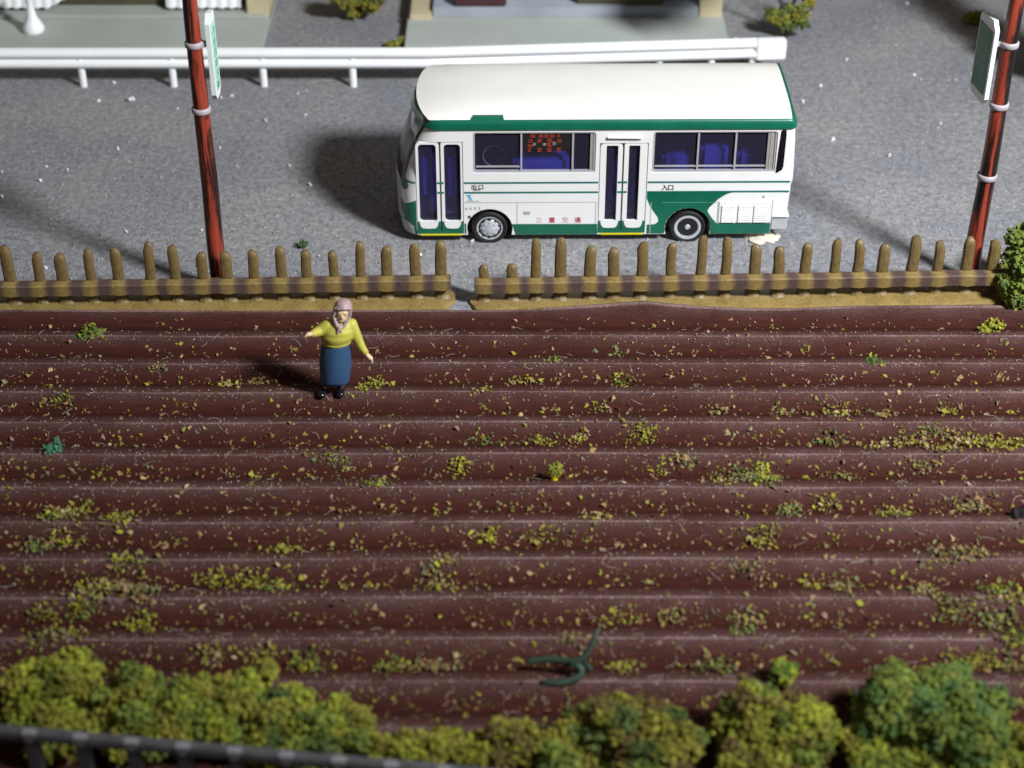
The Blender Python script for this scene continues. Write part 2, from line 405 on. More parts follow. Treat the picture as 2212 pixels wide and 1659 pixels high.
# ------------------------------------------------------------------ bus
def build_bus():
    OX, YS, W = 1.45, -1.1, 2.2            # side plane at local y = YS
    ang = math.atan(.00924)
    root = empty('toy_bus', (OX - 1.1 * math.sin(ang), 27.4714 + .00924 * OX + 1.1 * math.cos(ang), 0), ang)
    tag(root, 'small white and green model bus with red lettering parked behind the picket fence', 'bus')
    XF, XR = -1.95, 4.87
    RF, RR_ = .34, .13
    def front(z):
        return np.interp(z, [.1, .3, 1.0, 1.3, 1.6, 1.95, 2.22, 2.45], [.06, .01, 0, .05, .14, .27, .42, .5])
    def rear(z):
        return np.interp(z, [.1, .5, 1.15, 1.19, 2.0, 2.45], [.10, .05, .02, 0, .03, .08])
    def outline(z, off=0.0, n=8, bul=.10):
        xf, xr = XF + front(z) - off, XR - rear(z) + off
        y0, y1 = YS - off, YS + W + off
        pts = []
        def arc(cx, cy, r, a0, a1, m):
            return [(cx + r * math.cos(a0 + (a1 - a0) * i / m), cy + r * math.sin(a0 + (a1 - a0) * i / m)) for i in range(m + 1)]
        pts += arc(xf + RF, y0 + RF, RF, -math.pi / 2, -math.pi, n)
        for i in range(1, 6):
            t = i / 6; y = y0 + RF + (y1 - y0 - 2 * RF) * t
            pts.append((xf - bul * math.sin(math.pi * t) ** .8, y))
        pts += arc(xf + RF, y1 - RF, RF, math.pi, math.pi / 2, n)
        pts += arc(xr - RR_, y1 - RR_, RR_, math.pi / 2, 0, 4)
        pts += arc(xr - RR_, y0 + RR_, RR_, 0, -math.pi / 2, 4)
        return [(x - OX, y, z) for x, y in pts]
    def surf(s, z, d):                      # follow the near side and round the front corner
        xf = XF + front(z); xc = xf + RF
        if s >= xc: return (s - OX, YS - d, z)
        th = (xc - s) / RF
        if th <= math.pi / 2: return (xc - (RF + d) * math.sin(th) - OX, YS + RF - (RF + d) * math.cos(th), z)
        return (xf - d - OX, YS + RF + (th - math.pi / 2) * RF, z)
    # body shell with real openings
    bm = bmesh.new(); zs = [.17, .3, .6, 1.0, 1.15, 1.19, 1.3, 1.6, 1.95, 2.22]
    loft(bm, [outline(z) for z in zs])
    body = bm_obj('body_tmp', bm, M['white'])
    cut = bmesh.new()
    def cbox(x0, x1, y0, y1, z0, z1, rad=0.0):
        if rad:
            pr = rrect(x0 - OX, x1 - OX, z0, z1, rad, 4)
            loft(cut, [[(x, y0, z) for x, z in pr], [(x, y1, z) for x, z in pr]])
        else: add_box(cut, x0 - OX, x1 - OX, y0, y1, z0, z1)
    def rrect(x0, x1, z0, z1, r, n=4):
        P = []
        for cx, cz, a in ((x1 - r, z1 - r, 0), (x0 + r, z1 - r, 90), (x0 + r, z0 + r, 180), (x1 - r, z0 + r, 270)):
            P += [(cx + r * math.cos(R(a + 90 * i / n)), cz + r * math.sin(R(a + 90 * i / n))) for i in range(n + 1)]
        return P
    WIN = ((-.67, 1.43, 1.39, 2.165), (2.40, 4.52, 1.385, 2.165))
    DOOR = ((-1.66, -.84, .20, 1.99), (1.50, 2.33, .20, 1.955))
    def boolean(obj, cb):
        c = bm_obj('cut', cb, M['interior'])
        m = obj.modifiers.new('b', 'BOOLEAN'); m.operation = 'DIFFERENCE'; m.solver = 'EXACT'; m.object = c
        me = evaluated(obj); obj.modifiers.clear()
        old = obj.data; obj.data = me; bpy.data.meshes.remove(old); drop(c)
    add_box(cut, -1.30 - OX, 4.60 - OX, YS + .12, YS + W - .12, .55, 2.19)       # cabin
    boolean(body, cut)
    for x0, x1, z0, z1 in WIN:
        cut = bmesh.new(); cbox(x0, x1, YS - .2, YS + .13, z0, z1, .05); boolean(body, cut)
        cut = bmesh.new(); cbox(x0, x1, YS + W - .13, YS + W + .2, z0, z1, .05); boolean(body, cut)
    for x0, x1, z0, z1 in DOOR:
        cut = bmesh.new(); cbox(x0, x1, YS - .2, YS + .09, z0, z1); boolean(body, cut)
        cut = bmesh.new(); cbox(x0 + .05, x1 - .05, YS + .05, YS + .3, .4, 1.93); boolean(body, cut)
    for wx in (-.39, 3.08):
        for y0, y1 in ((YS - .2, YS + .36), (YS + W - .36, YS + W + .2)):
            cut = bmesh.new()
            loft(cut, [[(wx - OX + .40 * math.cos(2 * math.pi * i / 40), y, .285 + .40 * math.sin(2 * math.pi * i / 40)) for i in range(40)] for y in (y0, y1)])
            boolean(body, cut)
    cut = bmesh.new(); cbox(4.535, 5.2, YS - .3, YS + W + .3, 0, .50); boolean(body, cut)
    cut = bmesh.new(); cbox(-2.3, 5.2, YS + .4, YS + W - .4, 0, .30); boolean(body, cut)
    me = body.data; me.materials.clear(); me.materials.append(M['white'])
    b2 = link('body', me, None, root); bpy.data.objects.remove(body)
    for p in me.polygons: p.use_smooth = True
    me.set_sharp_from_angle(angle=R(28))
    # dark lining
    box('floor', -1.28 - OX, 4.58 - OX, YS + .13, YS + W - .13, .53, .58, M['interior'], root)
    box('back_lining', -1.28 - OX, 4.58 - OX, YS + W - .16, YS + W - .135, .6, 1.37, M['interior'], root)
    box('ceiling_lining', -1.28 - OX, 4.58 - OX, YS + .14, YS + W - .14, 2.165, 2.18, M['interior'], root)
    for wx in (-.39, 3.08):
        box('wheel_well', wx - .43 - OX, wx + .43 - OX, YS + .30, YS + .345, .12, .70, M['black'], root)
    box('chassis', -1.7 - OX, 4.5 - OX, YS + .5, YS + W - .5, .10, .305, M['black'], root)
    # gutter (green band), roof, rim
    def gut(z, off):
        return outline(z, off, bul=.19)
    bm = bmesh.new(); loft(bm, [gut(2.215, .005), gut(2.225, .03), gut(2.32, .034), gut(2.38, .02), gut(2.40, .0)])
    bm_obj('gutter_band', bm, M['green'], root, 40)
    bm = bmesh.new()
    for pts in ([(-.85, 2.392), (-.70, 2.405), (-.66, 2.46), (-.15, 2.462), (-.13, 2.392)],):
        fr = [(x - OX, YS + .0 + (z - 2.39) * .45 - .012, z) for x, z in pts]
        bk = [(x, y + .08, z - .01) for x, y, z in fr]
        loft(bm, [fr, bk])
    bm_obj('gutter_tab', bm, M['green'], root)
    def roof_pt(s, v, top=0.0):            # s along 0..1, v across 0..1
        y = YS + .01 + (W - .02) * v
        q = abs(2 * v - 1)
        xf = XF + front(2.4) + .02 - .20 * (1 - q ** 2.2) + .05 * q ** 8
        xr = XR - rear(2.4) - .02
        x = xf + (xr - xf) * s
        d = (x - xf)
        rise = .035 + .095 * (1 - (1 - min(d / 1.3, 1)) ** 2.0)
        rise *= 1 - .25 * max(0, (x - 4.0) / .8) ** 2
        c = (1 - q ** 3.4) ** .75
        return (x - OX, y, 2.398 + rise * c + .02 * (1 - q ** 6) + top)
    NS, NV = 60, 30
    ss = np.concatenate([np.linspace(0, .25, 26), np.linspace(.27, .9935, NS - 26)])
    vv = .5 - .5 * np.cos(np.linspace(0, math.pi, NV))
    bm = bmesh.new()
    loft(bm, [[roof_pt(s, v) for v in vv] + [(roof_pt(s, .97)[0], YS + W * .97, 2.385), (roof_pt(s, .03)[0], YS + W * .03, 2.385)] for s in ss])
    bm_obj('roof', bm, M['roof'], root, 50)
    bm = bmesh.new()
    loft(bm, [[roof_pt(s, v, .007) for v in vv] + [(roof_pt(s, .99)[0], YS + W * .99, 2.38), (roof_pt(s, .01)[0], YS + W * .01, 2.38)] for s in (.994, .997, 1.0)])
    bm_obj('roof_rim', bm, M['green'], root, 50)
    # windscreen (wraps the front) and rear corner windows
    def decal(name, poly, mat, d=.004, cuts=0, thick=True):
        bm = bmesh.new()
        fc = bm.faces.new([bm.verts.new((s, 0, z)) for s, z in poly])
        if cuts:
            bmesh.ops.triangulate(bm, faces=bm.faces[:])
            for _ in range(cuts):
                bmesh.ops.subdivide_edges(bm, edges=[e for e in bm.edges if e.calc_length() > .06], cuts=1)
                bmesh.ops.triangulate(bm, faces=bm.faces[:])
        for v in bm.verts: v.co = surf(v.co.x, v.co.z, d)
        bm.normal_update()
        if bm.faces and sum((f.normal.y for f in bm.faces)) > 0: bmesh.ops.reverse_faces(bm, faces=bm.faces[:])
        return bm_obj(name, bm, mat, root)
    bm = bmesh.new()
    rows = []
    for z in np.linspace(1.12, 2.2, 12):
        o = outline(z, .006); rows.append([o[i] for i in range(5, 18)])
    vr = [[bm.verts.new(p) for p in r] for r in rows]
    for a, b in zip(vr, vr[1:]):
        for i in range(len(a) - 1): bm.faces.new((a[i], a[i + 1], b[i + 1], b[i]))
    bm_obj('windscreen', bm, M['gloss_black'], root, 180)
    decal('rear_corner_window', [(4.57, 2.17), (4.60, 2.20), (4.655, 2.19), (4.665, 2.1), (4.66, 1.5), (4.64, 1.43), (4.56, 1.375), (4.535, 1.38), (4.55, 1.8)], M['gloss_black'], .006)
    # window units
    def ring_plate(name, outer, inner, y0, y1, mat, parent=root):
        bm = bmesh.new(); n = len(outer)
        A = [[bm.verts.new((x - OX, y, z)) for x, z in P] for P, y in ((outer, y0), (inner, y0), (inner, y1), (outer, y1))]
        for a, b in zip(A, A[1:] + A[:1]):
            for i in range(n): bm.faces.new((a[i], a[(i + 1) % n], b[(i + 1) % n], b[i]))
        bmesh.ops.recalc_face_normals(bm, faces=bm.faces[:])
        return bm_obj(name, bm, mat, parent)
    def window(x0, x1, z0, z1, mull, jamb, sills):
        wn = ring_plate('window_frame', rrect(x0, x1, z0, z1, .05), rrect(x0 + .035, x1 - .035, z0 + .035, z1 - .025, .03), YS + .015, YS + .08, M['silver'])
        for mx in mull: box('mullion', mx - .016 - OX, mx + .016 - OX, YS + .022, YS + .075, z0 + .036, z1 - .026, M['silver'], wn)
        if jamb: 
            box('jamb', jamb - OX, x1 - .036 - OX, YS + .028, YS + .085, z0 + .037, z1 - .027, M['taupe'], wn)
            box('jamb', jamb + .05 - OX, jamb + .065 - OX, YS + .02, YS + .03, z0 + .037, z1 - .027, M['silver'], wn)
        xs = [x0 + .034] + [m for m in mull] + [jamb or x1 - .034]
        for i, (a, b) in enumerate(zip(xs, xs[1:])):
            box('pane', a + (.014 if i else 0) - OX, b - .014 - OX, YS + .055, YS + .062, z0 + .034, z1 - .024, M['glass'], wn)
            if i in sills: box('sash_rail', a + .017 - OX, b - .017 - OX, YS + .03, YS + .054, z0 + .095, z0 + .118, M['silver'], wn)
        return wn
    window(*WIN[0], (.16, 1.04), 1.335, (0,))
    window(*WIN[1], (3.18, 3.82), 4.36, (0, 1, 2))
    for x0, x1, z0, z1 in WIN:             # far side
        wn = ring_plate('window_frame', rrect(x0, x1, z0, z1, .05), rrect(x0 + .035, x1 - .035, z0 + .035, z1 - .025, .03), YS + W - .08, YS + W - .015, M['silver'])
        box('pane', x0 + .036 - OX, x1 - .036 - OX, YS + W - .06, YS + W - .053, z0 + .036, z1 - .026, M['gloss_black'], wn)
    # doors
    def door(x0, x1, z0, z1, glass, gz0, gz1, rad):
        mid = (glass[0][1] + glass[1][0]) / 2
        for i, (a, b) in enumerate(glass):
            lo, hi = (x0 + .012, mid - .014) if i == 0 else (mid + .014, x1 - .012)
            lf = ring_plate('door_leaf', rrect(lo, hi, z0 + .07, z1 - .012, .07 if i == 0 else .03), rrect(a, b, gz0, gz1, rad), YS + .005, YS + .055, M['white'])
            box('door_pane', a - .004 - OX, b + .004 - OX, YS + .06, YS + .066, gz0 - .004, gz1 + .004, M['glass'], lf)
            box('rubber_lining', a - .004 - OX, b + .004 - OX, YS + .085, YS + .30, gz0 - .03, gz0 + .02, M['black'], lf)
            # green corners at the foot
            d = bmesh.new()
            for cx, sg in ((lo, 1), (hi, -1)):
                P = [(cx, z0 + .07), (cx, z0 + .24)] + [(cx + sg * (.035 + .075 * (1 - math.cos(t))), z0 + .24 - .14 * math.sin(t)) for t in np.linspace(0, math.pi / 2, 6)] + [(cx + sg * (hi - lo) / 2, z0 + .095), (cx + sg * (hi - lo) / 2, z0 + .07)]
                fc = d.faces.new([d.verts.new((x - OX, YS + .002, z)) for x, z in P])
                if fc.normal.y > 0: fc.normal_flip()
            d.normal_update()
            for fc in d.faces:
                if fc.normal.y > 0: fc.normal_flip()
            bm_obj('green_foot', d, M['green'], lf)
        box('door_seal', mid - .010 - OX, mid + .010 - OX, YS + .012, YS + .05, z0 + .07, z1 - .02, M['ink'], root)
        box('step', x0 + .05 - OX, x1 - .03 - OX, YS - .012, YS + .06, z0 - .045, z0 - .005, M['yellow'], root, .01)
        box('step_trim', x0 - OX, x1 - OX, YS - .004, YS + .05, z0 + .0, z0 + .066, M['green'], root)
        for hz in (1.20, 1.01):
            for sx in ((glass[0][1] + .012, glass[1][0] - .012),):
                box('door_stripe', sx[0] - OX, sx[1] - OX, YS - .001, YS + .004, hz - .017, hz + .017, M['stripe'], root)
    door(*DOOR[0], ((-1.605, -1.30), (-1.165, -.885)), .44, 1.94, .06)
    door(*DOOR[1], ((1.615, 1.815), (2.0, 2.19)), .44, 1.905, .02)
    bm = bmesh.new(); tube(bm, [(1.63 - OX, YS - .02, 2.07), (1.66 - OX, YS - .03, 2.075), (2.18 - OX, YS - .03, 2.07), (2.21 - OX, YS - .02, 2.065)], .022, 8)
    bm_obj('door_rail', bm, M['white'], root, 60)
    # interior: blue seat mouldings, steering wheel, notice board
    for x0, x1, zt, y0 in ((.02, 1.0, 1.60, .17), (2.62, 3.1, 1.50, .45), (3.26, 3.74, 1.78, .24), (3.92, 4.22, 1.62, .36)):
        bm = bmesh.new(); add_box(bm, x0 - OX, x1 - OX, YS + y0, YS + y0 + .5, .6, zt, .07, 4)
        bm_obj('seat', bm, M['seat'], root, 40)
    bm = bmesh.new()
    tube(bm, [(-.30 + .2 * math.cos(t) - OX, YS + .42, 1.50 + .2 * math.sin(t)) for t in np.linspace(0, 2 * math.pi, 24)], .012, 6)
    bm_obj('steering_wheel', bm, M['taupe'], root, 180)
    for x, wd, z0, z1 in ((-1.47, .09, .85, 1.62), (-1.03, .09, .80, 1.62), (1.73, .04, .75, 1.2), (2.12, .05, .75, 1.1)):
        box('inner_panel', x - wd - OX, x + wd - OX, YS + .17, YS + .24, z0, z1, M['seat'], root, .03)
    for x0, x1 in ((-1.61, -.89), (1.55, 2.28)):
        box('door_lining', x0 + .003 - OX, x1 - .003 - OX, YS + .27, YS + .297, .403, 1.927, M['interior'], root)
    brd = box('notice_board', .185 - OX, 1.015 - OX, YS + .046, YS + .054, 1.80, 2.14, M['led_board'], root)
    def bz(x, y): return .16 + (x - 365) / (1510 - 365) * .86, 2.155 - (y - 40) / (960 - 40) * .735
    glyphs = [(625, 140, 130, 75, 0), (805, 140, 110, 75, 0), (940, 140, 110, 75, 0), (1070, 140, 110, 75, 0), (1205, 140, 60, 60, 0),
              (565, 260, 105, 75, 0), (780, 255, 105, 75, 0), (1010, 245, 115, 75, 0), (1225, 260, 105, 75, 0),
              (660, 335, 65, 55, 1), (890, 340, 75, 50, 1), (1110, 320, 80, 70, 1), (990, 330, 105, 60, 0), (570, 375, 120, 60, 0), (1000, 380, 105, 55, 0),
              (550, 480, 70, 75, 0), (780, 475, 105, 85, 0), (1000, 480, 105, 75, 0), (1220, 470, 95, 85, 0)]
    for wh in (0, 1):
        bm = bmesh.new()
        for i, (cx, cy, ww, hh, k) in enumerate(glyphs):
            if k != wh: continue
            x, z = bz(cx, cy); a = ww / 1145 * .86 / 2; h = hh / 920 * .735 / 2
            rr_ = random.Random(i)
            for q in range(3): add_box(bm, x - a - OX, x + a - OX, YS + .0425, YS + .0465, z - h + q * h * .86, z - h + q * h * .86 + h * .30)
            for q in range(2 + rr_.randint(0, 1)):
                xx = x - a + rr_.random() * a * 1.6; add_box(bm, xx - OX, xx + a * .3 - OX, YS + .0422, YS + .0468, z - h * .95, z + h * .95)
        tag(bm_obj('board_lettering', bm, M['led_white' if wh else 'led_red'], brd), kind='stuff')
    # livery
    seg = ((-.83, 1.49), (2.34, 4.80))
    for hz in (1.20, 1.01):
        for a, b in seg: decal('stripe', [(a, hz - .018), (b, hz - .018), (b, hz + .018), (a, hz + .018)], M['stripe'], .003)
    decal('stripe', [(-1.9, 1.18), (-1.67, 1.182), (-1.67, 1.218), (-1.9, 1.216)], M['stripe'], .003, 3)
    arch = lambda wx, a0, a1, r=.405: [(wx + r * math.cos(R(a)), .285 + r * math.sin(R(a))) for a in np.linspace(a0, a1, 14)]
    decal('green_panel', [(2.34, 1.008), (3.86, 1.008), (3.74, .97), (3.66, .92), (3.58, .86), (3.50, .765), (3.44, .70), (3.41, .635), (3.44, .57), (3.50, .48), (3.58, .385), (4.53, .385), (4.53, .175), (3.47, .175)] +
          arch(3.08, -10, 190) + [(2.66, .18), (2.36, .18), (2.36, .36), (2.50, .37), (2.56, .42), (2.55, .50), (2.47, .62), (2.40, .74), (2.34, .88)], M['green'], .003)
    decal('green_skirt', [(.06, .175), (1.495, .175), (1.495, .38), (.06, .385), (.0, .38)], M['green'], .003)
    decal('green_skirt', [(-.83, .19), (-.80, .19), (-.80, .40), (-.83, .40)], M['green'], .003)
    decal('green_star', [(-1.665, .86), (-1.665, .73), (-1.70, .66), (-1.69, .60), (-1.665, .56), (-1.665, .18), (-1.74, .18), (-1.75, .34), (-1.80, .44), (-1.86, .56), (-1.90, .64), (-2.04, .60), (-1.98, .68), (-2.04, .80), (-1.90, .74), (-1.80, .74)], M['green'], .004, 4)
    decal('green_lamp_patch', [(-1.84, 1.22), (-1.80, 1.10), (-1.86, 1.03), (-1.96, 1.02), (-2.04, 1.10), (-2.06, 1.22), (-1.96, 1.26)], M['shade_patch_green'], .005, 4)
    decal('front_bumper_corner', [(-1.70, .18), (-1.715, .34), (-1.82, .42), (-2.1, .44), (-2.1, .2)], M['lens'], .012, 4)
    # panel gaps
    gap = .006
    for x0, x1, z in ((-.83, .09, .815), (.09, 1.49, .815), (2.6, 3.55, .80)): decal('panel_gap', [(x0, z - gap), (x1, z - gap), (x1, z + gap), (x0, z + gap)], M['panelline'] if x0 < 2 else M['signdark'], .0042)
    for x, z0, z1 in ((.09, .39, .815), (1.46, .39, .815), (3.59, .39, .83), (4.535, .39, .83), (2.42, .19, .8)): decal('panel_gap', [(x - gap, z0), (x + gap, z0), (x + gap, z1), (x - gap, z1)], M['panelline'], .0042)
    box('fuel_catch', .205 - OX, .315 - OX, YS - .012, YS + .004, .575, .635, M['ink_grey'], root, .008)
    box('side_marker', 4.36 - OX, 4.385 - OX, YS - .012, YS + .004, .895, .935, M['ink_grey'], root)
    # engine louvres
    lp = box('louvre_panel', 3.605 - OX, 4.52 - OX, YS - .012, YS + .01, .40, .81, M['white'], root, .006)
    sm = None
    for gxx in (3.655, 3.945, 4.215):
        wd = .245 if gxx < 4 else .25
        for k in range(9):
            z = .425 + k * .0385
            bm = bmesh.new()
            add_box(bm, -wd / 2, wd / 2, -.016, .0, -.012, .012, .004, 1)
            for v in bm.verts: v.co.y -= (.012 - v.co.z) * .45
            if sm is None: so = bm_obj('slat', bm, M['white'], lp); sm = so.data
            else: bm.free(); so = link('slat', sm, None, lp)
            so.location = (gxx + wd / 2 - OX, YS - .012, z)
    box('grey_bumper', 4.54 - OX, 4.83 - OX, YS + .03, YS + W - .03, .22, .505, M['lens'], root, .02)
    box('rear_lip', 4.53 - OX, 4.845 - OX, YS - .006, YS + W + .006, .495, .525, M['white'], root, .006)
    # wheels
    def wheel(wx, y, flip, front_):
        prof = [(0, .20), (-.005, .225), (-.015, .235), (-.02, .29), (0, .31), (.16, .31), (.18, .29), (.18, .20)]
        t = lathe_y([(-a if flip else a, r) for a, r in prof], 40)
        wo = bm_obj('wheel', t, M['black'], root, 45); wo.location = (wx - OX, y, .295)
        if front_: rp = [(.03, .235), (-.012, .228), (-.008, .205), (.015, .19), (-.02, .15), (-.035, .10), (-.05, .07), (-.055, .02)]
        else: rp = [(.03, .24), (-.018, .236), (-.022, .215), (-.010, .185), (.05, .165), (.09, .15), (.09, .08), (.03, .065), (.02, .01)]
        rm = lathe_y([(-a if flip else a, r) for a, r in rp], 32)
        ro = bm_obj('rim', rm, M['chrome'], wo, 40)
        sg = -1 if flip else 1
        for k in range(8):
            a = 2 * math.pi * k / 8
            bm = bmesh.new(); bmesh.ops.create_icosphere(bm, subdivisions=1, radius=.019)
            b_ = bm_obj('bolt', bm, M['chrome'], wo); r_ = .12
            b_.location = (r_ * math.cos(a), sg * (-.03 if front_ else .085), r_ * math.sin(a))
        if front_:
            for k in range(10):
                a = 2 * math.pi * (k + .5) / 10
                bm = bmesh.new(); bmesh.ops.create_icosphere(bm, subdivisions=1, radius=.030)
                b_ = bm_obj('hand_hole', bm, M['dark_metal'], wo); b_.location = (.175 * math.cos(a), sg * (-.005), .175 * math.sin(a))
        else:
            dm = lathe_y([(sg * .086, .15), (sg * .088, .08)], 28); bm_obj('dish', dm, M['dark_metal'], wo)
            hb = lathe_y([(sg * -.012, .001), (sg * -.02, .035), (sg * .02, .068), (sg * .08, .085)], 18); bm_obj('hub', hb, M['chrome'], wo, 40)
    for wx, fr in ((-.39, True), (3.08, False)):
        wheel(wx, YS + .02, False, fr); wheel(wx, YS + W - .02, True, fr)
    # writing
    def text(name, s, x, z, size, mat, sx=1.0):
        cu = bpy.data.curves.new(name, 'FONT'); cu.body = s; cu.size = size; cu.align_x = 'CENTER'; cu.align_y = 'CENTER'; cu.extrude = .0005; cu.offset = size * .012
        o = bpy.data.objects.new(name, cu); COL.objects.link(o)
        me = evaluated(o); bpy.data.objects.remove(o); bpy.data.curves.remove(cu)
        for v in me.vertices: v.co = Vector((v.co.x * sx, -v.co.z, v.co.y))
        o = link(name, me, None, root); me.materials.clear(); me.materials.append(mat); o.location = (x - OX, YS - .0055, z)
    text('lettering', '出', -.655, 1.115, .105, M['ink']); text('lettering', '口', -.535, 1.117, .105, M['ink'])
    text('lettering', 'EXIT', -.60, 1.062, .045, M['ink'], 1.4)
    text('lettering', '入', 2.64, 1.09, .12, M['ink']); text('lettering', '口', 2.745, 1.09, .12, M['ink'])
    for i, ch in enumerate('6653'): text('number', ch, -.79 + i * .075, .70, .085, M['ink_grey'])
    text('lettering', '三', .475, .455, .115, M['ink_pink']); text('lettering', '重', .70, .455, .115, M['ink_red'])
    text('lettering', '交', .93, .455, .115, M['ink_pink']); text('lettering', '通', 1.15, .455, .115, M['ink_red'])
    text('lettering', '禁', -.745, .525, .065, M['ink'])
    decal('blue_mark', [(-.79, .97), (-.70, .975), (-.715, .93), (-.68, .86), (-.735, .87), (-.76, .92)], M['ink_blue'], .005)
    decal('grey_mark', [(-.79, .855), (-.66, .855), (-.66, .84), (-.79, .84)], M['ink_grey'], .0055)
    decal('grey_mark', [(-.64, .852), (-.58, .852), (-.58, .836), (-.64, .836)], M['ink_grey'], .0055)
    return root
build_bus()

# ------------------------------------------------------------------ picket fences
def picket_mesh(h, wd, th, lean, seed):
    rd = random.Random(seed); bm = bmesh.new(); rings = []
    H_ = [(0, 1.5), (.04, 1.2), (.10, 1.04), (.3, 1), (h * .6, .96), (h * .86, .95), (h * .95, .78), (h, .38)]
    for z, k in H_:
        a, b = wd * k / 2, th * (k if k <= 1 else 1 + (k - 1) * 1.6) / 2
        ox = lean * z + rd.uniform(-.012, .012); oy = rd.uniform(-.012, .012)
        e = 1.8
        rings.append([(ox + a * math.copysign(abs(math.cos(t)) ** (1 / e), math.cos(t)), oy + b * math.copysign(abs(math.sin(t)) ** (1 / e), math.sin(t)), z) for t in np.linspace(0, 2 * math.pi, 13)[:-1]])
    loft(bm, rings); return bm
def fence(xa, pa, xb, pb, pickets, label, x_from, x_to, seed):
    A = G(xa, pa, .47); B = G(xb, pb, .47); k = (B.y - A.y) / (B.x - A.x)
    yl = lambda x: A.y + k * (x - A.x)                   # line of the pickets' backs
    xm = (x_from + x_to) / 2
    root = empty('picket_fence', (xm, yl(xm) - .09, 0), math.atan(k)); tag(root, label, 'fence', 'ochre picket fences along the back of the field')
    L0, L1 = x_from - xm, x_to - xm
    ps = []
    for i, (px, py) in enumerate(pickets):
        d = ray(px, py); yb = yl((px - 1106) / 130) - .09; t = yb / d[1]; X = t * d[0]; Z = CAM_H + t * d[2]
        ps.append((X - xm, Z - .045))
    # base strip
    bm = bmesh.new(); n = 90; rings = []
    for i in range(n + 1):
        x = L0 - .12 + (L1 - L0 + .24) * i / n
        en = min(1, (i) / 2 + .35, (n - i) / 2 + .35)
        w1 = .02 * math.sin(x * 3.1 + seed) * .6
        prof = [(-.40 * en + w1, -.06), (-.40 * en + w1, .02), (-.33 * en + w1, .045), (-.10, .055 + .008 * math.sin(x * 9)), (.02, .06), (.16 * en, .055), (.20 * en, .03), (.20 * en, -.06)]
        rings.append([(x, y, z) for y, z in prof])
    loft(bm, rings); bm_obj('base_strip', bm, M['tan'], root, 40)
    # rail, ochre where it passes a picket and purple-brown between
    bm = bmesh.new(); st = sorted(set([round(L0 - .05 + .045 * i, 4) for i in range(int((L1 - L0 + .1) / .045) + 1)]))
    prof = [(-.20, .27), (-.205, .44), (-.185, .462), (-.02, .468), (.0, .45), (.0, .27)]
    rings = []
    for x in st:
        dmin = min(abs(x - p[0]) for p in ps)
        sw = .012 * max(0, 1 - dmin / .14)
        rings.append([(x, y - (sw if y < -.1 else 0), z + (sw if z > .3 else -sw) + .004 * math.sin(x * 7 + seed)) for y, z in prof])
    loft(bm, rings)
    me = bpy.data.meshes.new('rail'); bm.to_mesh(me); bm.free()
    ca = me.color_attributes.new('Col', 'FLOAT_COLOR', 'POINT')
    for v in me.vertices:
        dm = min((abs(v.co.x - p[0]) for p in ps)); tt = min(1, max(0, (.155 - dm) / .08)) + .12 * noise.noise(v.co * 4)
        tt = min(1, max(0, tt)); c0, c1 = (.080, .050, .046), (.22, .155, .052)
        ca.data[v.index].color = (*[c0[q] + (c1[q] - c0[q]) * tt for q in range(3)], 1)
    for p in me.polygons: p.use_smooth = True
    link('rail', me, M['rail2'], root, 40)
    for i, (x, h) in enumerate(ps):
        rd = random.Random(seed * 50 + i)
        wd = rd.uniform(.165, .205)
        bm = picket_mesh(h, wd, .14, rd.uniform(-.03, .03), seed * 99 + i)
        o = bm_obj('picket', bm, M['picket'], root, 60); o.location = (x, -.005, .045)
    return root
LP = [(10, 530), (75, 545), (127, 548), (187, 538), (248, 536), (315, 522), (370, 530), (433, 545), (487, 543), (545, 540), (603, 533), (660, 540), (718, 542), (775, 522), (832, 532), (897, 527), (952, 520)]
RP = [(1045, 572), (1107, 570), (1158, 515), (1212, 513), (1275, 532), (1327, 535), (1387, 522), (1452, 524), (1518, 508), (1573, 512), (1635, 528), (1687, 532), (1745, 525), (1808, 516), (1862, 517), (1915, 527), (1980, 508), (2035, 520), (2100, 512), (2155, 517)]
fence(0, 599, 968, 585, [(-205, 538), (-160, 530), (-110, 541), (-50, 535)] + LP, 'left ochre picket fence with even tall pickets behind the farm woman', -10.6, -1.07, 1)
fence(1040, 592, 2165, 574, RP, 'right ochre picket fence in front of the bus, two broken short pickets', -.58, 8.35, 2)

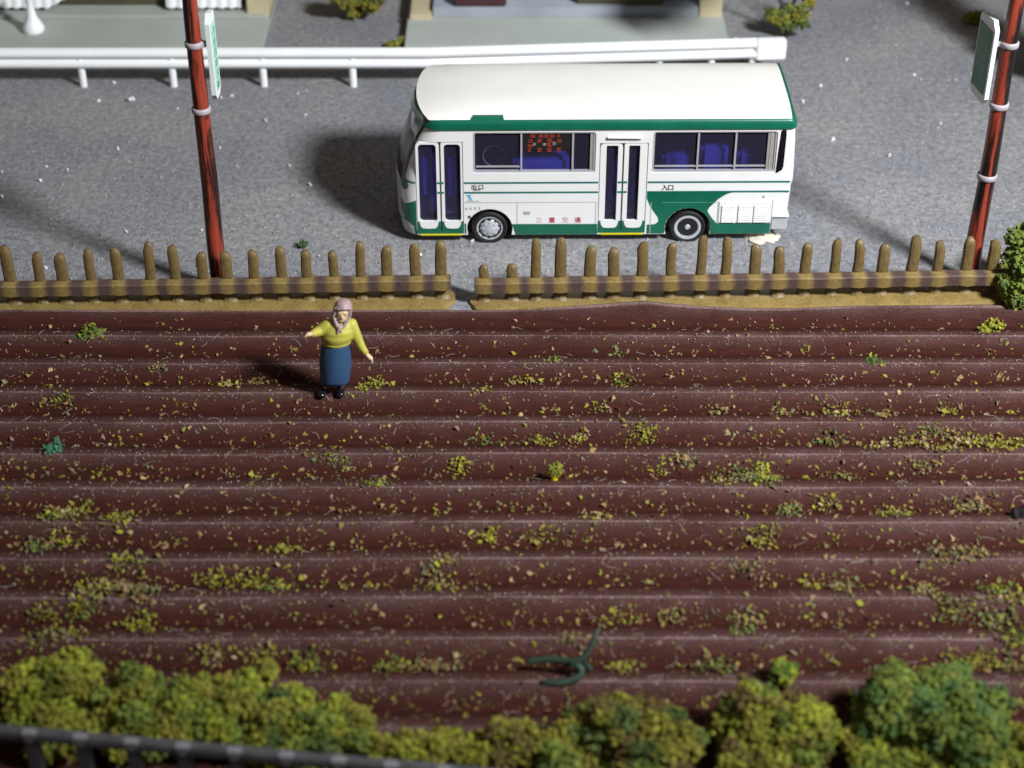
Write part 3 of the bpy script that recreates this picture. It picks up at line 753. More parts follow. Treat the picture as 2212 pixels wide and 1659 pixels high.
# ------------------------------------------------------------------ striped poles with sign boards
def glyph(bm, z, yc, wv, hv, seed, x, th):
    rd = random.Random(seed)
    for q in range(3):
        zz = z - hv / 2 + hv * (q + .15) / 3 + rd.uniform(-.01, .01); a = wv * rd.uniform(.6, 1) / 2
        add_box(bm, x, x + th, yc - a, yc + a, zz, zz + hv * .13)
    for q in range(rd.randint(1, 3)):
        yy = yc - wv / 2 + wv * rd.random() * .8; add_box(bm, x - .0004, x + th + .0004, yy, yy + wv * .14, z - hv * .42, z + hv * rd.uniform(.1, .42))
def pole(loc, top, bands, sign, label, slabel, seed, side):
    root = empty('utility_pole', loc); tag(root, label, 'pole', 'red and black painted poles behind the fence')
    bm = bmesh.new(); n = 26; rings = []
    for i in range(n + 1):
        z = top * i / n; r = .150 - .040 * i / n + .004 * noise.noise(Vector((z * 2, seed, 0)))
        rings.append(ring(.02 * noise.noise(Vector((z * .6, seed * 3, 1))), 0, z, r, r, 18))
    loft(bm, rings); bm_obj('pole', bm, m_pole('pole_paint', seed), root, 180)
    for z in bands:
        r = .150 - .040 * z / top + .014
        bm = bmesh.new(); loft(bm, [ring(0, 0, z - .05, r - .004, r - .004, 20), ring(0, 0, z - .035, r + .012, r + .012, 20), ring(0, 0, z + .035, r + .012, r + .012, 20), ring(0, 0, z + .05, r - .004, r - .004, 20)])
        bm_obj('band', bm, M['band'], root, 50)
        if sign and sign[0] < z < sign[1]:
            sx = side * (r + .03)
            box('bracket', min(sx - .05, sx + .05), max(sx - .05, sx + .05), -.03, .05, z - .04, z + .04, M['band'], root, .01)
    z0, z1 = sign
    xc = side * .235; a0 = R(-3) if side > 0 else R(9)
    bm = bmesh.new()
    wd = .40 if side > 0 else .62
    P = [(.0, z0 + .10), (.0, z1 - .14), (.12, z1), (wd - .04, z1 - .04), (wd, z1 - .10), (wd, z0 + .1), (wd - .10, z0), (.08, z0)]
    loft(bm, [[(-.035, y, z) for y, z in P], [(.035, y, z) for y, z in P]])
    sb = bm_obj('sign_board', bm, M['signwhite'] if side > 0 else M['signwhite'], root); sb.location = (xc, -.06, 0); sb.rotation_euler = (0, 0, a0)
    for fx, m1, m2 in ((.0365, 'signgreen', 'signdark'), (-.0395, 'shade_patch_green', 'signgreen')):
        mm = m1 if side > 0 else ('shade_patch_green')
        bm = bmesh.new(); add_box(bm, fx - .0015, fx + .0045, .07, wd - .03, z0 + .14, z1 - .18)
        fo = bm_obj('sign_face', bm, M[mm], sb)
        bm = bmesh.new()
        for k in range(6):
            glyph(bm, z1 - .32 - k * (z1 - z0 - .5) / 5.2, .22, .20, .16, k + seed, fx + (.0045 if fx > 0 else -.004), .003)
        tag(bm_obj('sign_lettering', bm, M['signdark'] if side > 0 else M['signdark'], fo), kind='stuff')
    return root
pole((-4.92, 25.89, 0), 6.2, (3.38, 4.50), (3.55, 4.98), 'leaning-looking red and black pole at left with pale green sign board', None, 3, 1)
pole((7.78, 26.15, 0), 6.2, (2.05, 3.33, 4.38), (3.35, 4.75), 'dark red pole at right edge with shade-darkened green sign board on its left', None, 8, -1)

# ------------------------------------------------------------------ white guard rail
def guardrail():
    pts = [Vector((-14, 33.72, 0)), Vector((-1.7, 33.75, 0)), Vector((5.05, 34.22, 0))]
    root = empty('guard_rail', pts[1]); tag(root, 'white two-ridged guard rail running behind the bus', 'guard rail')
    prof = [(.06, .40), (-.02, .43), (-.075, .47), (-.085, .53), (-.06, .575), (.0, .60), (.0, .65), (-.06, .675), (-.085, .72), (-.075, .78), (-.02, .82), (.06, .84), (.075, .82), (.03, .78), (.03, .46), (.075, .42)]
    path = []
    for i in range(41): path.append(pts[0].lerp(pts[1], i / 40))
    for i in range(1, 31): path.append(pts[1].lerp(pts[2], i / 30))
    rings = []
    for i, p in enumerate(path):
        t = (path[min(i + 1, len(path) - 1)] - path[max(i - 1, 0)]).normalized(); n = Vector((-t.y, t.x, 0))
        q = p - pts[1]
        rings.append([(q.x + n.x * y, q.y + n.y * y, z) for y, z in prof])
    bm = bmesh.new(); loft(bm, rings); bm_obj('beam', bm, M['rail_white'], root, 50)
    d = (pts[2] - pts[1]).normalized()
    ec = empty('tmp'); bpy.data.objects.remove(ec)
    o = box('end_plate', 0, .62, -.10, .09, .40, .845, M['rail_white'], root, .03); o.location = pts[2] - pts[1] - d * .06; o.rotation_euler = (0, 0, math.atan2(d.y, d.x))
    for px in (-205, -15, 180, 375, 570, 763):
        x = G(px, 189).x; bm = bmesh.new(); loft(bm, [ring(0, .04, 0, .075, .06, 12), ring(0, .04, .8, .075, .06, 12)])
        o = bm_obj('post', bm, M['rail_white'], root, 60); o.location = (x - pts[1].x, -.02, 0)
    for f_ in (.13, .42, .70, .86, .985):
        q = pts[1].lerp(pts[2], f_) - pts[1]; bm = bmesh.new(); loft(bm, [ring(0, .06, 0, .07, .06, 12), ring(0, .06, .8, .07, .06, 12)])
        o = bm_obj('post', bm, M['rail_white'], root, 60); o.location = q
guardrail()

# ------------------------------------------------------------------ buildings behind
def canopy(x0, x1, y, z0, z1, parent, cut=0.0):
    bm = bmesh.new(); n = int((x1 - x0) / .03); rings = []
    for i in range(n + 1):
        x = x0 + (x1 - x0) * i / n; r = .035 * abs(math.sin(math.pi * (x - x0) / .22))
        zb = z0 + (max(0, (x - (x1 - cut)) / cut) * .42 if cut else 0)
        rings.append([(x, y - r, zb - r * .6), (x, y - .05 - r + .3 * (z1 - z0), z1), (x, y + .10 + .3 * (z1 - z0), z1), (x, y + .10, zb)])
    loft(bm, rings); return bm_obj('corrugated_screen', bm, M['rail_white'], parent, 60)
a = empty('house', (-8.5, 38.5, 0)); tag(a, 'house at upper left on pale grey plinth with white ribbed screens', 'house')
def lb(name, x0, x1, y0, y1, z0, z1, mat, par, bev=.01):
    o = box(name, x0 - par.location.x, x1 - par.location.x, y0 - par.location.y, y1 - par.location.y, z0, z1, mat, par, bev); return o
lb('plinth', -14, -5.30, 35.3, 46, -.05, .18, M['concrete'], a)
lb('step', -14, -5.36, 36.75, 46, .18, .26, M['concrete'], a)
lb('wall', -14, -5.80, 37.3, 45.6, .26, 4.2, M['darkwall'], a)
lb('corner_post', -5.78, -5.30, 36.85, 45.0, .10, .62, M['cream'], a, .02)
c1 = canopy(-14 + 8.5, -9.35 + 8.5, 36.95 - 38.5, .37, 1.5, a, .75)
c2 = canopy(-7.55 + 8.5, -5.92 + 8.5, 36.98 - 38.5, .36, 1.5, a)
bm = bmesh.new(); 
loft(bm, [ring(0, 0, 0, .22, .22, 20), ring(0, 0, .07, .24, .24, 20), ring(0, 0, .18, .19, .19, 20), ring(0, 0, .32, .11, .11, 20), ring(0, 0, .55, .075, .075, 20), ring(0, 0, .80, .08, .08, 20), ring(0, 0, .9, .13, .13, 20), ring(0, 0, .93, .12, .12, 20)])
p = bm_obj('white_pedestal', bm, M['rail_white'], None, 60); p.location = (-10.28, 36.12, .182); tag(p, 'white bell-footed pedestal standing on the pale plinth at upper left', 'pedestal')
b = empty('house', (1.2, 39, 0)); tag(b, 'house behind the bus on pale plinth with blue-grey base course', 'house')
lb('plinth', -2.27, 4.60, 35.3, 46, -.05, .22, M['concrete'], b)
lb('base_course', -1.72, 4.05, 36.75, 45.6, .22, .45, M['bluewall'], b)
lb('wall', -1.55, 3.9, 37.2, 45.4, .45, 4.4, M['bluewall'], b)
lb('corner_post', -2.22, -1.74, 36.6, 44, .20, .34, M['cream'], b, .02)
lb('corner_post', 4.07, 4.56, 36.75, 44, .20, .75, M['cream'], b, .02)
lb('door_mat', -1.25, -.12, 36.74, 37.15, .47, .75, M['maroon'], b, .03)
lb('porch', 1.4, 3.3, 36.9, 37.19, .453, .9, M['darkwall'], b, .03)

# ------------------------------------------------------------------ foam foliage
YG, OL, MG, DG, BG, BR = (.235, .255, .026), (.205, .192, .026), (.145, .188, .030), (.075, .110, .026), (.045, .150, .085), (.115, .085, .022)
def foam(lobes, n_per, size, pal, seed, flat=.0):
    """lobes: (x,y,z,rx,ry,rz); crumbs gathered in clumps over and inside each lobe."""
    P, S, C = [], [], []
    rd = np.random.default_rng(seed)
    for (x, y, z, rx, ry, rz) in lobes:
        vol = (rx * ry * rz) ** (2 / 3)
        nc = max(5, int(26 * vol / .12))
        for c_ in range(nc):
            d = rd.normal(size=3); d /= np.linalg.norm(d); d[2] = abs(d[2]) if rd.random() < .72 else d[2]
            rr = rd.uniform(.55, 1.0) if rd.random() < .8 else rd.uniform(.2, .6)
            ctr = np.array([x, y, z]) + d * rr * np.array([rx, ry, rz])
            cr = rd.uniform(.10, .20) * min(1.0, (rx + rz) * 1.3)
            m = max(6, int(n_per * (cr / .15) ** 2))
            col = np.array(pal[rd.integers(len(pal))]) * rd.uniform(.8, 1.2)
            q = rd.normal(size=(m, 3)); q /= np.linalg.norm(q, axis=1)[:, None]
            q = q * (rd.random((m, 1)) ** .45) * cr * np.array([1.1, 1.0, .85])
            P.append(ctr + q); S.append(rd.uniform(.6, 1.25, m) * size)
            C.append(np.clip(col[None] * rd.uniform(.72, 1.3, (m, 1)) * rd.uniform(.92, 1.08, (m, 3)), 0, 1))
        m = int(n_per * nc * .30)             # the inner mass
        q = rd.normal(size=(m, 3)); q /= np.linalg.norm(q, axis=1)[:, None]
        P.append(np.array([x, y, z]) + q * (rd.random((m, 1)) ** .33) * .78 * np.array([rx, ry, rz])); S.append(rd.uniform(.9, 1.6, m) * size)
        C.append(np.array(pal[0])[None] * rd.uniform(.6, 1.1, (m, 1)))
    P = np.concatenate(P); P[:, 2] = np.maximum(P[:, 2], .02)
    return P, np.concatenate(S), np.concatenate(C)
def bush(name, label, cat, lobes, pal, seed, n=86, size=.0285, group=None, spike=(.45, 1.35)):
    P, S, C = foam(lobes, n, size, pal, seed)
    o0 = np.array([P[:, 0].mean(), P[:, 1].mean(), 0])
    o = link(name, crumbs(name, P - o0, S, C, spike, (.6, 1.5)), M['foam']); o.location = o0
    return tag(o, label, cat, group)
def lobe(px, py, z, rx, rz, ry=None):
    p = G(px, py, z); return (p.x, p.y, z, rx, ry or rx, rz)
GB = 'foam bushes along the near edge of the field'
bush('bush', 'bright yellow-green foam bush at far left above the railing', 'bush', [lobe(115, 1500, .45, .52, .42), lobe(150, 1462, .62, .30, .30), lobe(60, 1545, .35, .36, .34), lobe(140, 1580, .3, .45, .3), lobe(205, 1455, .6, .16, .2)], [YG, YG, MG, OL], 1, group=GB)
bush('bush', 'rounded mid-green bush right of the far left bush', 'bush', [lobe(300, 1530, .42, .52, .42), lobe(380, 1560, .4, .5, .40), lobe(270, 1590, .3, .4, .3), lobe(420, 1500, .5, .24, .25)], [YG, MG, OL, MG], 2, group=GB)
bush('bush', 'olive bush with a spur reaching up over the furrow', 'bush', [lobe(510, 1530, .45, .42, .36), lobe(545, 1478, .62, .20, .22), lobe(578, 1448, .78, .14, .13), lobe(535, 1462, .68, .15, .14), lobe(470, 1575, .35, .38, .3)], [OL, YG, MG], 3, group=GB)
bush('bush', 'spreading olive-yellow bush where the railing slopes away', 'bush', [lobe(620, 1565, .4, .45, .36), lobe(720, 1585, .38, .46, .32), lobe(780, 1560, .45, .18, .22), lobe(650, 1620, .25, .42, .3), lobe(560, 1600, .3, .38, .3)], [OL, YG, OL, DG, MG], 4, group=GB)
bush('bush', 'low yellow-green tuft just past the railing top', 'bush', [lobe(850, 1628, .28, .32, .24), lobe(930, 1622, .28, .32, .24), lobe(985, 1618, .28, .22, .20)], [OL, YG, OL], 5, group=GB)
bush('bush', 'small upright olive tuft in the middle of the near edge', 'bush', [lobe(1080, 1585, .4, .22, .26), lobe(1120, 1610, .35, .34, .26), lobe(1040, 1640, .25, .35, .22)], [OL, YG, BR], 6, group=GB)
bush('bush', 'broad dull olive bush right of the middle near edge', 'bush', [lobe(1350, 1590, .42, .50, .40), lobe(1270, 1560, .45, .28, .28), lobe(1440, 1610, .4, .40, .36), lobe(1375, 1535, .55, .16, .18), lobe(1230, 1640, .28, .5, .26), lobe(1400, 1650, .28, .5, .26)], [OL, BR, OL, DG, MG], 7, group=GB)
bush('bush', 'golden green bush with a pointed top spur', 'bush', [lobe(1640, 1570, .45, .42, .42), lobe(1615, 1500, .68, .20, .22), lobe(1730, 1590, .45, .42, .40), lobe(1585, 1560, .4, .28, .32), lobe(1690, 1640, .3, .55, .3), lobe(1610, 1640, .25, .4, .25)], [YG, OL, YG, MG, BR], 8, group=GB)
bush('bush', 'large deep green bush at lower right corner', 'bush', [lobe(1960, 1530, .6, .50, .42), lobe(2040, 1570, .55, .55, .48), lobe(2110, 1600, .5, .45, .42), lobe(1900, 1560, .45, .36, .34), lobe(2040, 1475, .72, .30, .26), lobe(1930, 1465, .72, .22, .2), lobe(2140, 1540, .5, .28, .3)], [MG, (.085, .15, .038), MG, (.07, .135, .042), (.17, .20, .035), (.10, .165, .032)], 9, n=92, group=GB)
bush('bush', 'yellow-green low bush along the bottom right edge', 'bush', [lobe(1900, 1640, .28, .5, .28), lobe(2010, 1648, .28, .4, .26), lobe(2120, 1645, .28, .4, .26), lobe(2220, 1620, .3, .4, .3)], [YG, OL, MG], 10, group=GB)
bush('bush', 'small bright green ball bush above the golden bush', 'bush', [lobe(1690, 1458, .22, .19, .20), lobe(1683, 1445, .3, .12, .12)], [(.12, .18, .02), YG], 11, size=.028, group=GB)
bush('bush', 'tall green bush at the right edge beside the fence end', 'bush', [lobe(2215, 520, .9, .30, .30), lobe(2205, 575, .6, .30, .35), lobe(2185, 610, .4, .24, .25), lobe(2200, 640, .22, .30, .24), lobe(2235, 600, .5, .35, .5)], [MG, MG, DG, (.09, .14, .02)], 12, size=.040)
GT = 'green tufts growing on the field'
bush('grass_tuft', 'green tuft at upper left of the field', 'tuft', [lobe(195, 724, .12, .18, .13), lobe(178, 728, .08, .11, .08), lobe(215, 720, .08, .12, .10)], [MG, (.05, .12, .03), OL], 21, size=.022, n=46, group=GT)
bush('grass_tuft', 'blue-green tuft at the left edge of the field', 'tuft', [lobe(118, 972, .12, .15, .14), lobe(122, 955, .2, .06, .09)], [(.07, .21, .13), (.06, .19, .11), BG], 22, size=.018, n=55, group=GT)
bush('grass_tuft', 'yellow-green tuft at the upper right corner of the field', 'tuft', [lobe(2150, 706, .14, .16, .15), lobe(2128, 712, .1, .12, .09)], [YG, OL], 23, size=.022, n=46, group=GT)
bush('grass_tuft', 'dark flat tuft right of the bus rear wheel, on second furrow', 'tuft', [lobe(1885, 784, .08, .15, .08), lobe(1905, 788, .06, .12, .06)], [DG, OL], 24, size=.02, n=40, group=GT)
bush('weed', 'faint green weed on grey ground behind the left fence', 'weed', [lobe(655, 528, .06, .10, .06)], [(.06, .10, .04)], 25, size=.018, n=30)
bush('weed', 'small green weed by the dark side of the rear plinth', 'weed', [lobe(848, 96, .1, .16, .1), lobe(868, 90, .1, .12, .1)], [OL, DG], 26, size=.03, n=30)
bush('shrub', 'dark olive shrub at the top edge between the two houses', 'shrub', [lobe(772, 12, .3, .28, .30), lobe(805, 2, .5, .30, .3), lobe(750, -6, .6, .3, .3)], [OL, DG, DG, BR], 27, size=.045, n=40)
bush('weed', 'yellow-green weed at the top right by the shadow', 'weed', [lobe(2100, 40, .1, .2, .12), lobe(2115, 35, .14, .14, .14)], [OL, YG], 28, size=.035, n=30)
# saplings
def sapling(name, label, base, branches, lobes, pal, seed, r0=.06, n=44):
    root = empty(name, base); tag(root, label, 'tree')
    bm = bmesh.new()
    for br in branches:
        k = len(br); tube(bm, br, [r0 * (1 - .7 * i / (k - 1)) for i in range(k)], 7)
    bm_obj('trunk', bm, M['bark'], root, 180)
    P, S, C = foam(lobes, n, .045, pal, seed)
    link('crown', crumbs('crown', P, S, C, (.45, 1.35), (.6, 1.5)), M['foam'], root)
sapling('sapling', 'scraggly sapling with yellow-green clumps at the end of the guard rail', (5.9, 36.2, 0),
        [[(0, 0, 0), (.02, .02, .5), (.25, .1, 1.1), (.5, .2, 2.2), (.6, .1, 3.4)], [(.02, .02, .4), (-.2, .1, .9), (-.45, .0, 1.7), (-.6, -.9, 2.6), (-.7, -2.4, 3.3)], [(0, 0, .3), (.3, -.2, .6), (.5, -.3, .8)], [(0, 0, .2), (-.25, -.15, .5), (-.3, -.1, .7)]],
        [(-.02, 0, .42, .26, .26, .28), (.22, -.1, .55, .24, .2, .25), (-.28, -.05, .5, .18, .18, .2), (.45, .1, .8, .16, .16, .2), (.55, .2, 1.15, .10, .1, .14), (-.7, -2.6, 3.3, .8, .75, .4), (-1.3, -2.1, 2.7, .6, .5, .35), (.1, -2.3, 3.7, .6, .6, .4)], [OL, DG, MG, DG, (.06, .07, .03)], 31)
sapling('sapling', 'dense roadside tree half outside the right edge behind the dark red pole', (11.25, 33.9, 0),
        [[(0, 0, 0), (.05, .05, 1.2), (.05, .1, 2.6), (.0, .1, 4.2)]],
        [(0, 0, .75, .55, .55, .5), (0, .05, 1.5, .72, .7, .6), (.05, 0, 2.4, .75, .7, .65), (0, 0, 3.4, .65, .6, .6), (0, 0, 4.2, .4, .4, .5)], [OL, MG, DG, YG], 32, .16, 40)
# sprig in a pot-like stem
sp = G(1197, 1042, .03)
root = empty('sprout', sp); tag(root, 'yellow-stemmed green sprout standing alone in mid field', 'plant')
bm = bmesh.new(); loft(bm, [ring(0, 0, -.02, .05, .05, 10), ring(.0, 0, .06, .052, .05, 10), ring(.005, 0, .13, .042, .04, 10)]); bm_obj('stem', bm, M['yellow'], root, 50)
P, S, C = foam([(.0, 0, .21, .13, .12, .13), (.05, 0, .28, .06, .06, .07)], 46, .02, [YG, MG, OL], 41); link('leaves', crumbs('leaves', P, S, C), M['foam'], root)

# ------------------------------------------------------------------ loose foam litter on the field
TAN, TAN2, OLV, YGR, GRN, DUL, PINK = (.27, .165, .070), (.33, .235, .12), (.185, .165, .040), (.24, .225, .022), (.10, .145, .030), (.17, .155, .085), (.26, .145, .105)
def field_world(x, y):
    return field_z(x, y)[0] if y < 25.1 else .06
P, S, C = [], [], []
def put(x, y, s, c, lift=0.0):
    P.append((x, y, field_world(x, y) + s * .45 + lift)); S.append(s); C.append(np.clip(np.array(c) * random.uniform(.75, 1.25), 0, 1))
for i in range(7800):
    y = random.uniform(15.2, 25.0); k = math.floor((y - CREST0) / SP)
    ph = random.gauss(.60, .17) if random.random() < .8 else random.random()
    y = CREST0 + (k + ph) * SP; x = random.uniform(-.36, .36) * (y + 3)
    dens = .45 + .55 * min(1, max(0, (24.6 - y) / 4)) + .25 * nz(x, y, .5, 3) + (.18 if x > 2 else 0)
    if y > 24.9 or random.random() > dens: continue
    far = max(0, (y - 22.5) / 2.5)
    c = random.choices([TAN, TAN2, OLV, DUL, PINK, YGR], [3, 1.5, 3, 1.4, .7 + 3 * far, 1.8])[0]
    put(x, y, random.choice([.013, .016, .019, .024, .031]) * random.uniform(.8, 1.2), c)
clus = [(345,800,9),(490,830,14),(550,820,10),(130,870,14),(810,828,14),(790,845,10),(1190,780,6),(1340,820,16),(1335,760,6),(1130,820,10),(1040,850,8),(1545,885,14),(1690,890,16),(1805,890,26),(1790,950,16),(1910,895,10),(1960,955,30),(2080,950,34),(2155,962,38),(2040,975,22),(1995,1010,20),(990,1010,18),(1170,950,16),(1250,945,12),(1050,950,14),(1390,940,22),(1480,1000,16),(1600,1030,34),(1655,1040,30),(1640,1015,16),(1820,1030,10),(1780,1085,14),(1700,1100,16),(2100,1090,32),(1930,1110,16),(1290,1120,10),(150,1110,40),(120,1122,26),(260,1125,20),(85,1182,26),(150,1165,20),(620,1185,20),(1050,1160,14),(1160,1160,14),(1650,1158,26),(2100,1200,30),(2030,1215,22),(280,1220,26),(230,1270,44),(310,1285,42),(190,1290,26),(470,1250,24),(545,1255,22),(600,1268,22),(950,1265,18),(930,1240,14),(1600,1230,16),(1820,1270,24),(1750,1260,12),(1990,1280,20),(2150,1280,24),(180,1320,22),(300,1352,24),(1350,1330,10),(1450,1330,12),(1605,1335,14),(1605,1365,14),(2060,1320,28),(2160,1340,40),(2200,1390,40),(455,1412,20),(560,1420,26),(660,1430,34),(100,1378,20),(150,1378,14),(1540,1440,26),(1350,1440,20),(850,1440,20),(940,1440,28),(2180,1440,40),(2110,1430,26),(820,1050,14),(100,1330,16),(2010,935,14),(1890,960,14),(1560,1045,14),(1420,1010,8),(1240,1385,10),(2200,1300,26),(1300,880,8),(2050,885,9),(960,1215,8),(700,990,8),(740,1005,10)]
for px, py, n in clus:
    g_ = G(px, py, .06); pal = random.choice([[YGR, OLV, GRN], [YGR, YGR, OLV], [OLV, DUL, TAN], [OLV, YGR, TAN2], [GRN, OLV, DUL]])
    for i in range(int(n * 2.9)):
        put(g_.x + random.gauss(0, .09 + n * .0022), g_.y + random.gauss(0, .065 + n * .0012), random.uniform(.013, .032), random.choice(pal), random.random() * .002 * n)
o = link('leaf_litter', crumbs('leaf_litter', P, S, C, (.18, 2.0), (.45, 1.5), 2.2), M['crumb']); tag(o, 'scattered tan and olive foam crumbs over the furrows', kind='stuff')
# fine pale dust specks near the crests
P, S, C = [], [], []
for i in range(6500):
    k = random.randint(-12, 0); y = CREST0 + (k + random.gauss(0, .13)) * SP; x = random.uniform(-.36, .36) * (y + 3)
    if y > 24.9: continue
    put(x, y, random.uniform(.005, .011), random.choice([(.45, .36, .34), (.35, .27, .22), (.3, .26, .24), (.5, .45, .42)]))
o = link('dust_specks', crumbs('dust_specks', P, S, C), M['crumb']); tag(o, 'fine pale dust specks along the furrow crests', kind='stuff')
bm = bmesh.new()
for i in range(520):
    k = random.randint(-11, 0); y = CREST0 + (k + random.gauss(.05, .28)) * SP; x = random.uniform(-.36, .36) * (y + 3)
    if y > 24.8: continue
    a_ = random.uniform(0, 2 * math.pi); cu = random.uniform(-1.5, 1.5); pts = []; q = Vector((x, y, 0)); st = random.uniform(.02, .05)
    for j in range(6):
        pts.append((q.x, q.y, field_world(q.x, q.y) + .012 + .01 * math.sin(j))); q += Vector((math.cos(a_), math.sin(a_), 0)) * st; a_ += cu * .4
    tube(bm, pts, .0027, 3)
M['fibre'] = plain('dusty_fibre', (.34, .29, .27), .7, .1)
o = bm_obj('dust_fibres', bm, M['fibre']); tag(o, 'thin pale fibres lying on the furrows', kind='stuff')
P, S, C = [], [], []
for i in range(17000):
    y = 25.9 + 12.6 * random.random() ** 1.25; x = random.uniform(-.33, .33) * (y + 3)
    k = random.choice([.78, .9, .97, 1.03, 1.12, 1.28]); t_ = random.uniform(-.008, .010)
    P.append((x, y,   .015 * nz(x, y, .5) - .006)); S.append(random.choice([.016, .020, .025, .031])); C.append(((.215 + t_) * k, .219 * k, (.231 - t_) * k))
o = link('gravel', crumbs('gravel', P, S, C), M['crumb']); tag(o, 'loose grey grit over the ground sheet', kind='stuff')
# white grains standing in for glints of grit on the ground
P, S, C = [], [], []
for i in range(120):
    y = random.uniform(26.1, 38.5); x = random.uniform(-.32, .32) * (y + 3)
    P.append((x, y, .02)); S.append(random.choice([.010, .014, .018, .018, .026, .034] if i > 40 else [.04, .05])); C.append(random.choice([(.75, .78, .8), (.6, .62, .66), (.5, .5, .5), (.8, .8, .8)]))
o = link('glint_grains', crumbs('glint_grains', P, S, C), M['crumb']); tag(o, 'scattered white grains standing in for glints on the grey ground', kind='stuff')
def crumb_thing(name, label, cat, px, py, z, s, col, n=5, sp=.03):
    g_ = G(px, py, z); me = crumbs(name, [(random.gauss(0, sp), random.gauss(0, sp), random.random() * sp) for _ in range(n)], [s] * n, [col] * n)
    o = link(name, me, M['crumb']); o.location = g_; tag(o, label, cat)
crumb_thing('white_crumb', 'white crumb on a furrow at the right of the field', 'crumb', 2068, 849, .05, .035, (.8, .8, .78), 3, .02)
crumb_thing('dark_shape', 'black shape cut by the right edge of the field', 'clod', 2214, 1112, .10, .12, (.008, .007, .008), 6, .06)  # near-black crumbs heaped at the right edge of the field
crumb_thing('white_stone', 'white stone at the rear of the left pole on grey ground', 'stone', 283, 216, .04, .06, (.75, .77, .78), 3, .03)
bm = bmesh.new()
bmesh.ops.create_icosphere(bm, subdivisions=4, radius=1)
for v in bm.verts: v.co = Vector((v.co.x * .30, v.co.y * .20, max(v.co.z, -.1) * .07)) * (1 + .35 * noise.noise(v.co * 2.1))
o = bm_obj('glue_blob', bm, M['glue'], None, 180); o.location = G(1645, 514) + Vector((0, 0, .0)); tag(o, 'dried cream glue blob under the rear of the bus', 'glue')

# ------------------------------------------------------------------ green plastic twig
tw = G(1240, 1445); root = empty('plastic_twig', (tw.x, tw.y, .06)); tag(root, 'dark green plastic twig with a loop lying on the near furrows', 'twig')
def TP(px, py, z): g_ = G(px, py, z); return (g_.x - tw.x, g_.y - tw.y, z - .06)
def smooth_path(P_, n=5):
    out = []; P_ = [Vector(p) for p in P_]
    for i in range(len(P_) - 1):
        p0, p1, p2, p3 = P_[max(i - 1, 0)], P_[i], P_[i + 1], P_[min(i + 2, len(P_) - 1)]
        for j in range(n):
            t = j / n; out.append(.5 * ((2 * p1) + (p2 - p0) * t + (2 * p0 - 5 * p1 + 4 * p2 - p3) * t * t + (3 * p1 - p0 - 3 * p2 + p3) * t ** 3))
    out.append(P_[-1]); return out
bm = bmesh.new(); pth = smooth_path([TP(1140, 1430, .22), TP(1165, 1426, .25), TP(1195, 1425, .28), TP(1228, 1429, .30), TP(1250, 1440, .28), TP(1255, 1455, .22), TP(1238, 1468, .17), TP(1205, 1476, .14), TP(1172, 1474, .12)])
tube(bm, pth, [.042 + .012 * math.sin(i / len(pth) * 3.1) for i in range(len(pth))], 8); bm_obj('loop', bm, M['twig'], root, 180)
bm = bmesh.new(); pth = smooth_path([TP(1232, 1432, .30), TP(1255, 1424, .36), TP(1272, 1405, .46), TP(1281, 1386, .55), TP(1287, 1370, .62), TP(1294, 1356, .66)])
tube(bm, pth, [.055 - .030 * i / len(pth) for i in range(len(pth))], 8); bm_obj('branch', bm, M['twig'], root, 180)
bm = bmesh.new(); tube(bm, smooth_path([TP(1258, 1424, .35), TP(1264, 1434, .25), TP(1276, 1446, .14)]), .04, 8); bm_obj('branch', bm, M['twig'], root, 180)

# ------------------------------------------------------------------ charcoal railing, bottom left
def railing():
    A, B = G(0, 1574, 1.2), G(870, 1652, 1.2); d = (B - A); d.z = 0; L = d.length; d.normalize()
    root = empty('railing', (A.x, A.y, 0), math.atan2(d.y, d.x)); tag(root, 'charcoal grey railing with pale brackets crossing the lower left corner', 'railing')
    box('top_rail', -.9, L + 2.2, -.07, .07, 1.09, 1.22, M['charcoal'], root, .02)
    box('lower_rail', -.9, L + 2.2, -.06, .06, .35, .47, M['charcoal'], root, .02)
    pm = bmk = None
    for k in range(-1, 14):
        x = .36 + .595 * k
        if pm is None:
            bm = bmesh.new(); add_box(bm, -.085, .085, -.055, .055, -.25, 1.075, .015); o = bm_obj('post', bm, M['charcoal'], root, 35); pm = o.data
            bm = bmesh.new(); P_ = [(-.09, 0), (.09, 0), (.03, -.11), (-.03, -.11)]
            loft(bm, [[(a, -.078, 1.215 + b) for a, b in P_], [(a, -.068, 1.215 + b) for a, b in P_]])
            add_box(bm, -.085, .085, -.075, .02, 1.215, 1.232, .004)
            o2 = bm_obj('bracket', bm, M['bracket'], root); bmk = o2.data
        else: o = link('post', pm, None, root); o2 = link('bracket', bmk, None, root)
        o.location = (x, 0, 0); o2.location = (x, 0, 0)
railing()

